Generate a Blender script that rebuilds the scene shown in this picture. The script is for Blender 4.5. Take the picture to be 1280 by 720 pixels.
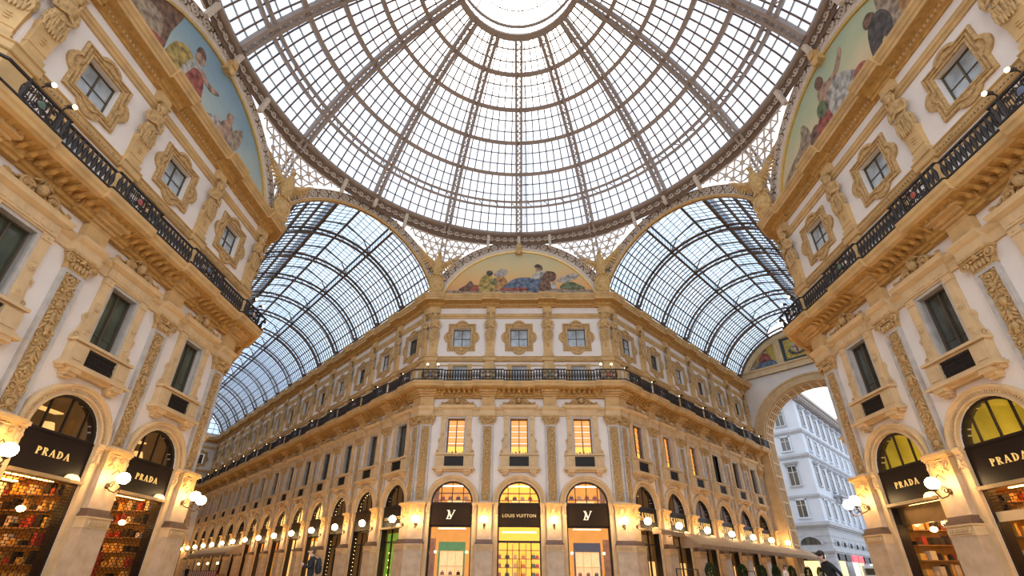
import bpy, bmesh, math, random
from math import sin, cos, pi, sqrt, radians, atan2, tan
from mathutils import Matrix, Vector
random.seed(7)
for o in list(bpy.data.objects): bpy.data.objects.remove(o)
SC = bpy.context.scene
COL = SC.collection
S2 = sqrt(.5)
A0 = 18.0            # distance from the middle of the octagon to each diagonal front
H = 7.84             # half the length of a diagonal front
EYE = .95
# ---------------------------------------------------------------- camera
FPX, U0, V0 = 576.46, 634.62, 439.17
PITCH, YAW, ROLL = .4552, .0282, .0113
CAM = Vector((.0282, -17.3648, EYE))
_r = Vector((cos(YAW), sin(YAW), 0)); _f0 = Vector((-sin(YAW), cos(YAW), 0)); _z = Vector((0, 0, 1))
_f = _f0*cos(PITCH) + _z*sin(PITCH); _u = -_f0*sin(PITCH) + _z*cos(PITCH)
_cx = _r*cos(ROLL) + _u*sin(ROLL); _cy = -_r*sin(ROLL) + _u*cos(ROLL)
cd = bpy.data.cameras.new('camera'); cam = bpy.data.objects.new('camera', cd); COL.objects.link(cam)
cd.sensor_fit = 'HORIZONTAL'; cd.sensor_width = 36; cd.lens = FPX/1280*36
cd.shift_x = (640-U0)/1280; cd.shift_y = (V0-360)/1280; cd.clip_end = 600; cd.clip_start = .05
m = Matrix((_cx, _cy, -_f)).transposed().to_4x4(); m.translation = CAM
cam.matrix_world = m
SC.camera = cam
def project(p):
    d = Vector(p) - CAM; w = d.dot(_f)
    if w < .1: return None
    return (U0 + FPX*d.dot(_cx)/w, V0 - FPX*d.dot(_cy)/w)
# ---------------------------------------------------------------- world, exposure
SC.view_settings.view_transform = 'Standard'; SC.view_settings.look = 'None'
SC.view_settings.gamma = 1; SC.view_settings.use_curve_mapping = False
SC.view_settings.exposure = 1.0
SC.cycles.use_denoising = True
SC.cycles.max_bounces = 8; SC.cycles.transparent_max_bounces = 24
W = bpy.data.worlds.new('sky'); SC.world = W; W.use_nodes = True
nt = W.node_tree; nt.nodes.clear()
def N(t, kind, **kw):
    n = t.nodes.new(kind)
    for k, v in kw.items():
        if k.startswith('i_'): n.inputs[int(k[2:])].default_value = v
        else: setattr(n, k, v)
    return n
SUN = Vector((.0, cos(radians(64)), sin(radians(64)))).normalized()
tc = N(nt, 'ShaderNodeTexCoord'); nrm = N(nt, 'ShaderNodeVectorMath', operation='NORMALIZE')
dot = N(nt, 'ShaderNodeVectorMath', operation='DOT_PRODUCT'); dot.inputs[1].default_value = SUN
mx = N(nt, 'ShaderNodeMath', operation='MAXIMUM', i_1=0.0)
p1 = N(nt, 'ShaderNodeMath', operation='POWER', i_1=7.0); p2 = N(nt, 'ShaderNodeMath', operation='POWER', i_1=120.0)
m1 = N(nt, 'ShaderNodeMath', operation='MULTIPLY', i_1=.32); m2 = N(nt, 'ShaderNodeMath', operation='MULTIPLY', i_1=10.0)
ns = N(nt, 'ShaderNodeTexNoise'); ns.inputs['Scale'].default_value = 2.2; ns.inputs['Detail'].default_value = 5
rmp = N(nt, 'ShaderNodeValToRGB')
rmp.color_ramp.elements[0].position = .38; rmp.color_ramp.elements[0].color = (.70, .82, 1.0, 1)
rmp.color_ramp.elements[1].position = .62; rmp.color_ramp.elements[1].color = (.95, .97, 1.0, 1)
vm1 = N(nt, 'ShaderNodeVectorMath', operation='SCALE'); vm1.inputs[0].default_value = (1, .97, .93)
vm2 = N(nt, 'ShaderNodeVectorMath', operation='SCALE'); vm2.inputs[0].default_value = (1, .86, .66)
ad1 = N(nt, 'ShaderNodeVectorMath', operation='ADD'); ad2 = N(nt, 'ShaderNodeVectorMath', operation='ADD')
bg = N(nt, 'ShaderNodeBackground'); bg.inputs[1].default_value = 1.0
wo = N(nt, 'ShaderNodeOutputWorld')
L = nt.links.new
L(tc.outputs['Generated'], nrm.inputs[0]); L(nrm.outputs[0], dot.inputs[0]); L(dot.outputs['Value'], mx.inputs[0])
L(mx.outputs[0], p1.inputs[0]); L(mx.outputs[0], p2.inputs[0]); L(p1.outputs[0], m1.inputs[0]); L(p2.outputs[0], m2.inputs[0])
L(m1.outputs[0], vm1.inputs['Scale']); L(m2.outputs[0], vm2.inputs['Scale'])
L(tc.outputs['Generated'], ns.inputs['Vector']); L(ns.outputs[0], rmp.inputs[0])
L(rmp.outputs[0], ad1.inputs[0]); L(vm1.outputs[0], ad1.inputs[1]); L(ad1.outputs[0], ad2.inputs[0]); L(vm2.outputs[0], ad2.inputs[1])
L(ad2.outputs[0], bg.inputs[0]); L(bg.outputs[0], wo.inputs[0])
# ---------------------------------------------------------------- materials
MATS = {}
def mat(name, col, rough=.7, metal=0., var=.12, scale=3., bump=0., bscale=20., emit=None, estr=0., spec=.35, dirt=None):
    if name in MATS: return MATS[name]
    m = bpy.data.materials.new(name); m.use_nodes = True; t = m.node_tree
    b = t.nodes['Principled BSDF']
    b.inputs['Roughness'].default_value = rough; b.inputs['Metallic'].default_value = metal
    b.inputs['Specular IOR Level'].default_value = spec
    co = N(t, 'ShaderNodeTexCoord')
    if var > 0:
        no = N(t, 'ShaderNodeTexNoise'); no.inputs['Scale'].default_value = scale; no.inputs['Detail'].default_value = 6
        r = N(t, 'ShaderNodeValToRGB')
        lo = dirt or tuple(c*(1-var*1.6) for c in col)
        r.color_ramp.elements[0].position = .33; r.color_ramp.elements[0].color = (*lo, 1)
        r.color_ramp.elements[1].position = .62; r.color_ramp.elements[1].color = (*col, 1)
        t.links.new(co.outputs['Object'], no.inputs['Vector']); t.links.new(no.outputs[0], r.inputs[0])
        t.links.new(r.outputs[0], b.inputs['Base Color'])
    else: b.inputs['Base Color'].default_value = (*col, 1)
    if bump:
        n2 = N(t, 'ShaderNodeTexNoise'); n2.inputs['Scale'].default_value = bscale; n2.inputs['Detail'].default_value = 4
        bp = N(t, 'ShaderNodeBump'); bp.inputs['Strength'].default_value = bump; bp.inputs['Distance'].default_value = .05
        t.links.new(co.outputs['Object'], n2.inputs['Vector']); t.links.new(n2.outputs[0], bp.inputs['Height'])
        t.links.new(bp.outputs[0], b.inputs['Normal'])
    if emit: b.inputs['Emission Color'].default_value = (*emit, 1); b.inputs['Emission Strength'].default_value = estr
    MATS[name] = m; return m
def glassmat(name, tint, haze, gloss=.12, hazecol=(.85, .9, .95), rough=.05):
    m = bpy.data.materials.new(name); m.use_nodes = True; t = m.node_tree; t.nodes.clear()
    o = N(t, 'ShaderNodeOutputMaterial'); tr = N(t, 'ShaderNodeBsdfTransparent'); tr.inputs[0].default_value = (*tint, 1)
    tl = N(t, 'ShaderNodeBsdfTranslucent'); tl.inputs[0].default_value = (*hazecol, 1)
    gl = N(t, 'ShaderNodeBsdfGlossy'); gl.inputs[0].default_value = (.9, .95, 1, 1); gl.inputs['Roughness'].default_value = rough
    a = N(t, 'ShaderNodeMixShader', i_0=haze); b = N(t, 'ShaderNodeMixShader', i_0=gloss)
    k = t.links.new
    k(tr.outputs[0], a.inputs[1]); k(tl.outputs[0], a.inputs[2]); k(a.outputs[0], b.inputs[1]); k(gl.outputs[0], b.inputs[2])
    k(b.outputs[0], o.inputs[0]); MATS[name] = m; return m
PLASTER = mat('white_plaster', (.85, .765, .69), .85, var=.05, scale=.7, bump=.08, bscale=9)
STONE = mat('golden_stone', (.67, .43, .185), .7, var=.15, scale=1.3, bump=.15, bscale=14)
CARVED = mat('carved_golden_stone', (.67, .425, .18), .7, var=.22, scale=7, bump=.7, bscale=26)
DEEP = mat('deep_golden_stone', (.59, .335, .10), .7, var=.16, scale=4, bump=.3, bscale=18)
CREAM = mat('cream_stone', (.72, .505, .27), .65, var=.1, scale=1.6, bump=.12, bscale=16)
MARBLE = mat('grey_marble', (.58, .52, .46), .45, var=.14, scale=2.2)
PINK = mat('pale_marble', (.62, .46, .31), .4, var=.14, scale=1.8, dirt=(.47, .33, .21))
DARKST = mat('dark_brown_marble', (.17, .10, .07), .35, var=.2, scale=3)
IRON = mat('wrought_iron', (.045, .035, .03), .5, metal=.3, var=.1)
STEEL = mat('brown_grey_steel', (.43, .345, .29), .55, metal=.1, var=.08)
VSTEEL = mat('dark_brown_steel', (.15, .10, .07), .55, metal=.1, var=.08)
BAR = mat('thin_glazing_bar', (.20, .125, .085), .55, var=0)
PALEBAR = mat('pale_glazing_bar', (.52, .55, .56), .55, var=0)
FILI = mat('cream_cast_iron', (.74, .62, .50), .6, var=.1, scale=6)
FILIB = mat('brown_cast_iron', (.20, .125, .08), .6, var=.1, scale=6)
GOLD = mat('gold_leaf', (.80, .52, .16), .35, metal=.6, var=.08)
GILT = mat('gilded_stone', (.73, .465, .18), .6, var=.2, scale=6, bump=.25, bscale=16)
FASCIA = mat('black_fascia', (.016, .010, .008), .4, var=0, spec=.12)
FASCIAB = mat('dark_bronze_fascia', (.04, .022, .009), .45, var=.1, spec=.1)
WHITEM = mat('white_render', (.55, .61, .70), .85, var=.05, scale=.6)
GREYST = mat('grey_stone', (.42, .45, .50), .8, var=.1, scale=1)
BLACK = mat('black_cloth', (.018, .018, .02), .8, var=.1)
SKIN = mat('skin', (.55, .33, .24), .6, var=.05)
DARKROOM = mat('dark_room', (.05, .04, .035), .8, var=0)
GLASSD = glassmat('dome_glass', (.76, .79, .84), .10, .05)
GLASSV = glassmat('vault_glass', (.74, .81, .88), .14, .06, (.74, .80, .84))
GLASSC = glassmat('clear_shop_glass', (.97, .97, .96), .0, .018, rough=.02)
PANE = mat('window_pane_dark', (.06, .065, .05), .06, var=.3, scale=.5, spec=.9)
PANEG = mat('window_pane_green', (.085, .10, .06), .08, var=.3, scale=.6, spec=.8)
PANEL_ = mat('window_pane_curtained', (.55, .60, .62), .08, var=.3, scale=1.2, spec=.9)
# ---------------------------------------------------------------- mesh builder
class MB:
    def __init__(s): s.v = []; s.f = []
    def add(s, vs, fs, M=None):
        k = len(s.v)
        s.v += [tuple(M @ Vector(p)) for p in vs] if M is not None else [tuple(p) for p in vs]
        s.f += [tuple(k+i for i in f) for f in fs]; return s
    def join(s, o, M=None): return s.add(o.v, o.f, M)
    def box(s, x0, x1, y0, y1, z0, z1, M=None):
        return s.add([(x0,y0,z0),(x1,y0,z0),(x1,y1,z0),(x0,y1,z0),(x0,y0,z1),(x1,y0,z1),(x1,y1,z1),(x0,y1,z1)],
              [(0,3,2,1),(4,5,6,7),(0,1,5,4),(1,2,6,5),(2,3,7,6),(3,0,4,7)], M)
    def grid(s, rows, cu=False, cv=False, caps=False):
        n = len(rows); m = len(rows[0]); vs = [p for r in rows for p in r]; fs = []
        for i in range(n if cu else n-1):
            for j in range(m if cv else m-1):
                a = i*m+j; b = i*m+(j+1) % m; c = ((i+1) % n)*m+(j+1) % m; d = ((i+1) % n)*m+j
                fs.append((a, b, c, d))
        if caps: fs.append(tuple(range(m))); fs.append(tuple((n-1)*m+j for j in range(m-1, -1, -1)))
        return s.add(vs, fs)
    def tube(s, pts, r, n=6, closed=False):
        pts = [Vector(p) for p in pts]; k = len(pts); rows = []; up = None
        for i, p in enumerate(pts):
            a = pts[(i-1) % k] if (closed or i > 0) else p; b = pts[(i+1) % k] if (closed or i < k-1) else p
            t = (b-a).normalized() if (b-a).length > 1e-9 else Vector((0, 0, 1))
            if up is None: up = Vector((0, 0, 1)) if abs(t.z) < .9 else Vector((1, 0, 0))
            x = t.cross(up)
            if x.length < 1e-6: x = t.cross(Vector((1, 0, .3)))
            x.normalize(); y = x.cross(t).normalized(); up = y
            rr = r[i] if isinstance(r, (list, tuple)) else r
            rows.append([p + x*rr*cos(2*pi*(j+.5)/n) + y*rr*sin(2*pi*(j+.5)/n) for j in range(n)])
        return s.grid(rows, cu=closed, cv=True, caps=not closed)
    def prism(s, poly, y0, y1):
        n = len(poly)
        vs = [(x, y0, z) for x, z in poly] + [(x, y1, z) for x, z in poly]
        return s.add(vs, [tuple(range(n)), tuple(range(2*n-1, n-1, -1))] + [(i, i+n, (i+1) % n+n, (i+1) % n) for i in range(n)])
    def lathe(s, prof, n=12, c=(0, 0), a0=0, a1=2*pi):
        full = abs(a1-a0-2*pi) < 1e-6; k = n if full else n+1
        rows = [[(c[0]+r*cos(a0+(a1-a0)*j/n), c[1]+r*sin(a0+(a1-a0)*j/n), z) for j in range(k)] for r, z in prof]
        return s.grid(rows, cv=full)
    def ell(s, c, rx, ry, rz, nu=8, nv=6, M=None):
        rows = []
        for i in range(nv+1):
            t = pi*i/nv; q = max(sin(t), .02)
            rows.append([(rx*q*cos(2*pi*j/nu), ry*q*sin(2*pi*j/nu), -rz*cos(t)) for j in range(nu)])
        T = Matrix.Translation(Vector(c)) @ (M if M is not None else Matrix())
        b = MB().grid(rows, cv=True); return s.join(b, T)
    def mesh(s, name, material=None, smooth=False):
        me = bpy.data.meshes.new(name); me.from_pydata(s.v, [], s.f)
        bm = bmesh.new(); bm.from_mesh(me); bmesh.ops.recalc_face_normals(bm, faces=bm.faces); bm.to_mesh(me); bm.free()
        if material: me.materials.append(material)
        if smooth:
            for p in me.polygons: p.use_smooth = True
            me.set_sharp_from_angle(angle=radians(38))
        me.update(); return me
def ob(name, me, parent=None, loc=(0, 0, 0), rz=0., M=None, scale=None):
    o = bpy.data.objects.new(name, me); COL.objects.link(o)
    if parent is not None: o.parent = parent
    if M is not None: o.matrix_basis = M
    else:
        o.location = loc; o.rotation_euler = (0, 0, rz)
        if scale: o.scale = scale
    return o
def tag(o, label=None, cat=None, group=None, kind=None):
    if label: o['label'] = label
    if cat: o['category'] = cat
    if group: o['group'] = group
    if kind: o['kind'] = kind
    return o
def frame(O, U):       # local x along the wall, -y towards the hall
    return Matrix.Translation((O[0], O[1], 0)) @ Matrix.Rotation(atan2(U[1], U[0]), 4, 'Z')
def spiral(cx, cz, r0, r1, a0, turns, n, y=0., yb=0.):
    return [(cx+(r0+(r1-r0)*i/(n-1))*cos(a0+2*pi*turns*i/(n-1)), y+yb*i/(n-1), cz+(r0+(r1-r0)*i/(n-1))*sin(a0+2*pi*turns*i/(n-1))) for i in range(n)]
def sweep(prof, stations):
    """prof: (n, z) list, stations: (u, e, mitre) list; an open moulding swept along the wall"""
    rows = []
    for u, e, mi in stations:
        rows.append([(u + mi*(n + (e if n > 0 else 0)), -(n + (e if n > 0 else 0)), z) for n, z in prof])
    return MB().grid(rows, caps=True)
T22 = tan(pi/8)
# ================================================================ walls of the hall
WB, MEZ = 4.97, 4.786
def facade_bays(): return [H+WB*k for k in (-1, 0, 1)], [H-WB/2, H+WB/2]
WALLS = {}
def wallspec(name, O, U, length, bays, pils, cL, cR, top):
    WALLS[name] = dict(name=name, M=frame(O, U), L=length, bays=bays, pils=pils, cL=cL, cR=cR, top=top)
fb, fp = facade_bays()
wallspec('wall_center', (-H, A0), (1, 0), 2*H, fb, fp, True, True, 23.55)
wallspec('wall_left', (-A0, -H), (0, 1), 2*H, fb, fp, True, True, 23.55)
wallspec('wall_right', (A0, H), (0, -1), 2*H, fb, fp, True, True, 23.55)
LR, LL, LB = 30.0, 68.0, 7.1
rb = [2.556+MEZ*k for k in range(6)]; rp = [4.949+MEZ*k for k in range(6)]
wallspec('wall_arcade_right', (H, A0), (S2, S2), LR, rb, rp, True, False, 24.75)
lb = [2.556+MEZ*k for k in range(14)]; lp = [4.949+MEZ*k for k in range(13)]+[67.15]
wallspec('wall_arcade_left', (-H-LL*S2, A0+LL*S2), (S2, -S2), LL, [LL-t for t in reversed(lb)], [LL-t for t in reversed(lp)], False, True, 24.75)
wallspec('wall_back_left', (-A0-LB*S2, -H-LB*S2), (S2, S2), LB, [LB-2.556], [LB-4.949], False, True, 24.75)
wallspec('wall_back_right', (A0, -H), (S2, -S2), LB, [2.556], [4.949], True, False, 24.75)
wallspec('wall_mouth_left', (-A0, H), (-S2, S2), LB, [2.556], [4.949], True, False, 24.75)
wallspec('wall_mouth_right', (A0+LB*S2, H+LB*S2), (-S2, -S2), LB, [LB-2.556], [LB-4.949], False, True, 24.75)
ARCHW, SPR = 1.55, 5.85
OPEN = [(.68, 9.40, 12.30, .42), (.63, 15.05, 16.90, .34), (.77, 18.72, 20.48, .42)]
def plaster(w):
    b = MB(); bays = w['bays']; Lw = w['L']
    bounds = [0]+[(bays[i]+bays[i+1])/2 for i in range(len(bays)-1)]+[Lw]
    def q(x0, x1, z0, z1):
        if x1 > x0: b.add([(x0, 0, z0), (x1, 0, z0), (x1, 0, z1), (x0, 0, z1)], [(0, 1, 2, 3)])
    for i, c in enumerate(bays):
        x0, x1 = bounds[i], bounds[i+1]
        q(x0, c-ARCHW, 0, 7.6); q(c+ARCHW, x1, 0, 7.6)
        arc = [(c-ARCHW*cos(pi*k/16), SPR+ARCHW*sin(pi*k/16)) for k in range(17)]
        b.grid([[(x, 0, z) for x, z in arc], [(x, 0, 7.6) for x, z in arc]])
        arc = [(c-ARCHW, 0)]+arc+[(c+ARCHW, 0)]
        b.grid([[(x, 0, z) for x, z in arc], [(x, .46, z) for x, z in arc]])
        z = 7.6
        for hw, z0, z1, d in OPEN:
            q(x0, x1, z, z0); q(x0, c-hw, z0, z1); q(c+hw, x1, z0, z1); z = z1
            r = [(c-hw, z0), (c+hw, z0), (c+hw, z1), (c-hw, z1)]
            b.grid([[(x, 0, zz) for x, zz in r], [(x, d, zz) for x, zz in r]], cv=True)
        q(x0, x1, z, w['top'])
    return b.mesh(w['name'], PLASTER)
def stations(w, hb, e, cb):
    st = [(0, e, -T22), (cb, e, 0), (cb, 0, 0)] if w['cL'] else [(0, 0, 0)]
    for p in w['pils']:
        st += [(p-hb, 0, 0), (p-hb, e, 0), (p+hb, e, 0), (p+hb, 0, 0)]
    Lw = w['L']
    st += [(Lw-cb, 0, 0), (Lw-cb, e, 0), (Lw, e, T22)] if w['cR'] else [(Lw, 0, 0)]
    return st
def pbox(b, u0, u1, n0, n1, z0, z1, m0=0., m1=0.):
    P = lambda u, mi, n, z: (u+mi*n, -n, z)
    b.add([P(u0,m0,n1,z0), P(u1,m1,n1,z0), P(u1,m1,n0,z0), P(u0,m0,n0,z0), P(u0,m0,n1,z1), P(u1,m1,n1,z1), P(u1,m1,n0,z1), P(u0,m0,n0,z1)],
          [(0,3,2,1),(4,5,6,7),(0,1,5,4),(1,2,6,5),(2,3,7,6),(3,0,4,7)]); return b
# ---------------------------------------------------------------- carved ornament
def leaf(b, x, z, lx, lz, ang, y=-.05, ry=.05):
    M = Matrix.Rotation(-ang, 4, 'Y')
    b.ell((x, y, z), lx, ry, lz, 6, 4, M)
def relief(hw, z0, z1, seed, y=0., d=.05):
    """candelabra of vases, leaves, scrolls and rosettes climbing a panel"""
    rnd = random.Random(seed); b = MB(); z = z0; k = 0
    seq = ['vase', 'scroll', 'ros', 'leaf', 'scroll2', 'mask', 'leaf']
    while z < z1-.3:
        t = seq[k % len(seq)]; hh = min(rnd.uniform(.5, .68), z1-z); c = z+hh/2; k += 1
        b.tube([(0, y-d*.4, z), (0, y-d*.6, z+hh)], .03, 4)
        if t == 'vase':
            b.ell((0, y-d*.6, c), hw*.42, d, hh*.32, 8, 6); b.ell((0, y-d*.5, c+hh*.36), hw*.5, d*.8, hh*.07, 8, 4)
            for s in (-1, 1):
                b.tube([(s*p[0], p[1], p[2]) for p in spiral(hw*.62, c+.05, .13, .03, -2.4, 1.1, 9, y-d*.5)], .026, 4)
                leaf(b, s*hw*.5, c-hh*.33, .04, .13, s*.9, y-d*.5)
        elif t in ('scroll', 'scroll2'):
            f = 1 if t == 'scroll' else -1
            for s in (-1, 1):
                b.tube([(s*p[0], p[1], p[2]) for p in spiral(hw*.52, c+.02*f, .19, .03, -pi*.5*f, 1.5*f, 14, y-d*.6)], .03, 4)
                leaf(b, s*hw*.5, c, .06, .05, 0, y-d*.6); leaf(b, s*hw*.3, c+hh*.4*f, .05, .12, -s*.6*f, y-d*.5)
                leaf(b, s*hw*.8, c-hh*.38*f, .045, .11, s*.8*f, y-d*.5)
        elif t == 'ros':
            for a in range(7):
                an = 2*pi*a/7; leaf(b, .14*cos(an), c+.14*sin(an), .055, .10, pi/2-an, y-d*.5)
            b.ell((0, y-d, c), .06, .05, .06, 6, 4)
            for s in (-1, 1):
                for f in (-1, 1): leaf(b, s*hw*.75, c+f*.2, .05, .12, s*f*.6, y-d*.5)
        elif t == 'leaf':
            for i in range(3):
                for s in (-1, 1):
                    leaf(b, s*hw*(.32+.14*i), z+hh*(.2+.28*i), .06, .17, s*(.9-.1*i), y-d*.55)
            leaf(b, 0, c, .09, .24, 0, y-d*.7)
        else:
            b.ell((0, y-d*.8, c+.04), .12, d*1.2, .16, 8, 6); b.ell((0, y-d*.9, c-.16), .08, d, .1, 6, 4)
            for s in (-1, 1):
                for i in range(3): leaf(b, s*(.17+.07*i), c+.12-.1*i, .045, .15, s*(.3+.35*i), y-d*.5)
                b.tube([(s*p[0], p[1], p[2]) for p in spiral(hw*.55, c-.18, .11, .03, pi*.5, -1.2, 9, y-d*.5)], .025, 4)
        z += hh
    return b
def rosette(b, x, z, r, y):
    b.lathe([], 3) if False else None
    for a in range(6):
        an = 2*pi*a/6; M = Matrix.Rotation(-(pi/2-an), 4, 'Y')
        b.ell((x+r*.5*cos(an), y, z+r*.5*sin(an)), r*.3, .03, r*.5, 6, 4, M)
    b.tube([(x+r*cos(2*pi*i/12), y+.01, z+r*sin(2*pi*i/12)) for i in range(12)], r*.16, 4, closed=True)
    b.ell((x, y-.02, z), r*.2, .04, r*.2, 6, 4)
# ---------------------------------------------------------------- pieces shared by every bay
PM = {}
def piece(key, b, m, smooth=False): PM[key] = b.mesh(key, m, smooth)
b = MB(); b.box(-.45, .45, -.10, 0, 5.83, 11.74)
for s in (-1, 1): b.box(min(s*.34, s*.45), max(s*.34, s*.45), -.19, -.10, 5.83, 11.74); b.box(min(s*.31, s*.34), max(s*.31, s*.34), -.15, -.10, 5.95, 11.62)
b.box(-.34, .34, -.19, -.10, 5.83, 5.97); b.box(-.34, .34, -.19, -.10, 11.6, 11.74)
piece('pilaster', b, MARBLE)
b = MB(); b.box(-.31, .31, -.115, -.09, 5.97, 11.6); b.join(relief(.30, 6.0, 11.58, 3, -.10, .085)); piece('carved_panel', b, CARVED, True)
# composite capital
b = MB(); b.box(-.47, .47, -.2, 0, 11.74, 11.84); b.grid([[(x*w, -y*1.0, z) for x, y in ((-1, 0), (-1, .2+.25*(w-.46)), (1, .2+.25*(w-.46)), (1, 0))] for w, z in ((.46, 11.84), (.47, 12.0), (.54, 12.2), (.58, 12.3))])
b.box(-.66, .66, -.40, 0, 12.36, 12.48); b.box(-.6, .6, -.34, 0, 12.28, 12.36)
for s in (-1, 1):
    b.tube([(s*p[0], p[1], p[2]) for p in spiral(.50, 12.16, .20, .03, pi*.5, -1.8, 20, -.30)], .045, 5)
    b.ell((s*.50, -.32, 12.16), .07, .06, .07, 6, 4)
    b.tube([(s*.1, -.28, 12.34), (s*.3, -.32, 12.40), (s*.5, -.30, 12.36)], .05, 5)
for i in range(5): leaf(b, -.32+.16*i, 11.98, .075, .16, 0, -.25, .06)
b.ell((0, -.33, 12.28), .09, .08, .12, 6, 5)
for i in range(4): b.ell((-.24+.16*i, -.31, 12.2), .07, .05, .06, 6, 4)
piece('capital', b, CARVED, True)
# arch surround with its two jamb strips
b = MB(); prof = [(1.55, 0), (1.55, .16), (1.60, .18), (1.64, .10), (1.78, .10), (1.80, .17), (1.88, .17), (1.90, .24), (1.98, .24), (2.02, 0)]
b.grid([[(-r*cos(pi*k/28), -n, SPR+r*sin(pi*k/28)) for r, n in prof] for k in range(29)])
for k in range(56):
    a = pi*(k+.5)/56; b.box(-.024, .024, -.15, -.08, 0, .1, Matrix.Translation((-1.70*cos(a), 0, SPR+1.70*sin(a))) @ Matrix.Rotation(a-pi/2, 4, 'Y'))
piece('arch_surround', b, CREAM, True)
b = MB()
for s in (-1, 1):
    x0, x1 = sorted((s*1.55, s*1.985)); b.box(x0, x1, -.14, 0, 0, 4.9); b.box(x0-.02, x1+.02, -.16, 0, 4.9, 4.98)
    b.box(x0, x1, -.16, 0, 4.98, 5.62); b.box(x0-.04, x1+.04, -.26, 0, 5.7, 5.85); b.box(x0-.02, x1+.02, -.2, 0, 5.62, 5.7)
    b.join(relief(.17, 5.0, 5.62, 5, -.16, .05), Matrix.Translation((s*1.77, 0, 0)))
piece('arch_jamb', b, CREAM, True)
def pier(sfx, u0, u1, m0, m1):
    gx = lambda g: (u0-(g if not m0 else 0), u1+(g if not m1 else 0))
    def stack(key, rows, m, extra=None):
        b = MB()
        for g, n, z0, z1 in rows:
            a, c = gx(g); pbox(b, a, c, 0, n, z0, z1, m0, m1)
        if extra: b.join(extra)
        piece(key+sfx, b, m, False)
    mid = (u0+u1)/2
    stack('pedestal', [(.16, .66, 0, .42), (.10, .58, .42, 2.57)], PINK)
    e = MB()
    for i in range(9):
        x = u0+(u1-u0)*(i+.5)/9; e.box(x-.045, x+.045, -.66, -.6, 2.66, 2.69); e.box(x-.045, x-.02, -.66, -.6, 2.69, 2.86); e.box(x-.02, x+.03, -.66, -.6, 2.83, 2.86); e.box(x+.0, x+.03, -.66, -.6, 2.74, 2.83)
    stack('pedestal_band', [(.12, .6, 2.57, 2.93), (.16, .66, 2.93, 2.99)], CREAM, e)
    stack('pedestal_moulding', [(.14, .62, 2.99, 3.08), (.10, .54, 3.08, 3.16), (.06, .48, 3.16, 3.31)], DARKST)
    stack('pier', [(0, .36, 3.31, 4.9)], PINK)
    stack('pier_capital', [(.02, .38, 4.9, 4.97), (0, .37, 4.97, 5.6), (.05, .44, 5.6, 5.68), (.12, .54, 5.68, 5.83)], STONE,
          relief(.42, 5.0, 5.62, 2, 0, .06).__class__().join(relief(.42, 5.0, 5.62, 2, 0, .06), Matrix.Translation((mid, -.37, 0))))
    b = MB(); pbox(b, u0, u1, 0, .3, 13.2, 14.0, m0, m1); piece('upper_block'+sfx, b, STONE)
    b = MB()
    for g, n, z0, z1 in ((.0, .32, 13.92, 14.05), (.06, .45, 14.05, 14.2), (.14, .62, 14.2, 14.34), (.24, .85, 14.34, 14.52)):
        a, c = gx(g); pbox(b, a, c, 0, n, z0, z1, m0, m1)
    piece('corbel'+sfx, b, STONE)
    b = MB(); k = .12
    pbox(b, u0+k*(not m0), u1-k*(not m1), 0, .22, 15.05, 17.27, m0, m1); piece('attic_strip'+sfx, b, STONE)
    b = MB(); pbox(b, u0+k*(not m0), u1-k*(not m1), 0, .26, 21.9, 22.6, m0, m1); piece('frieze_block'+sfx, b, STONE)
pier('', -.5, .5, 0, 0); pier('_cl', 0, .95, -T22, 0); pier('_cr', -.95, 0, 0, T22)
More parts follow.
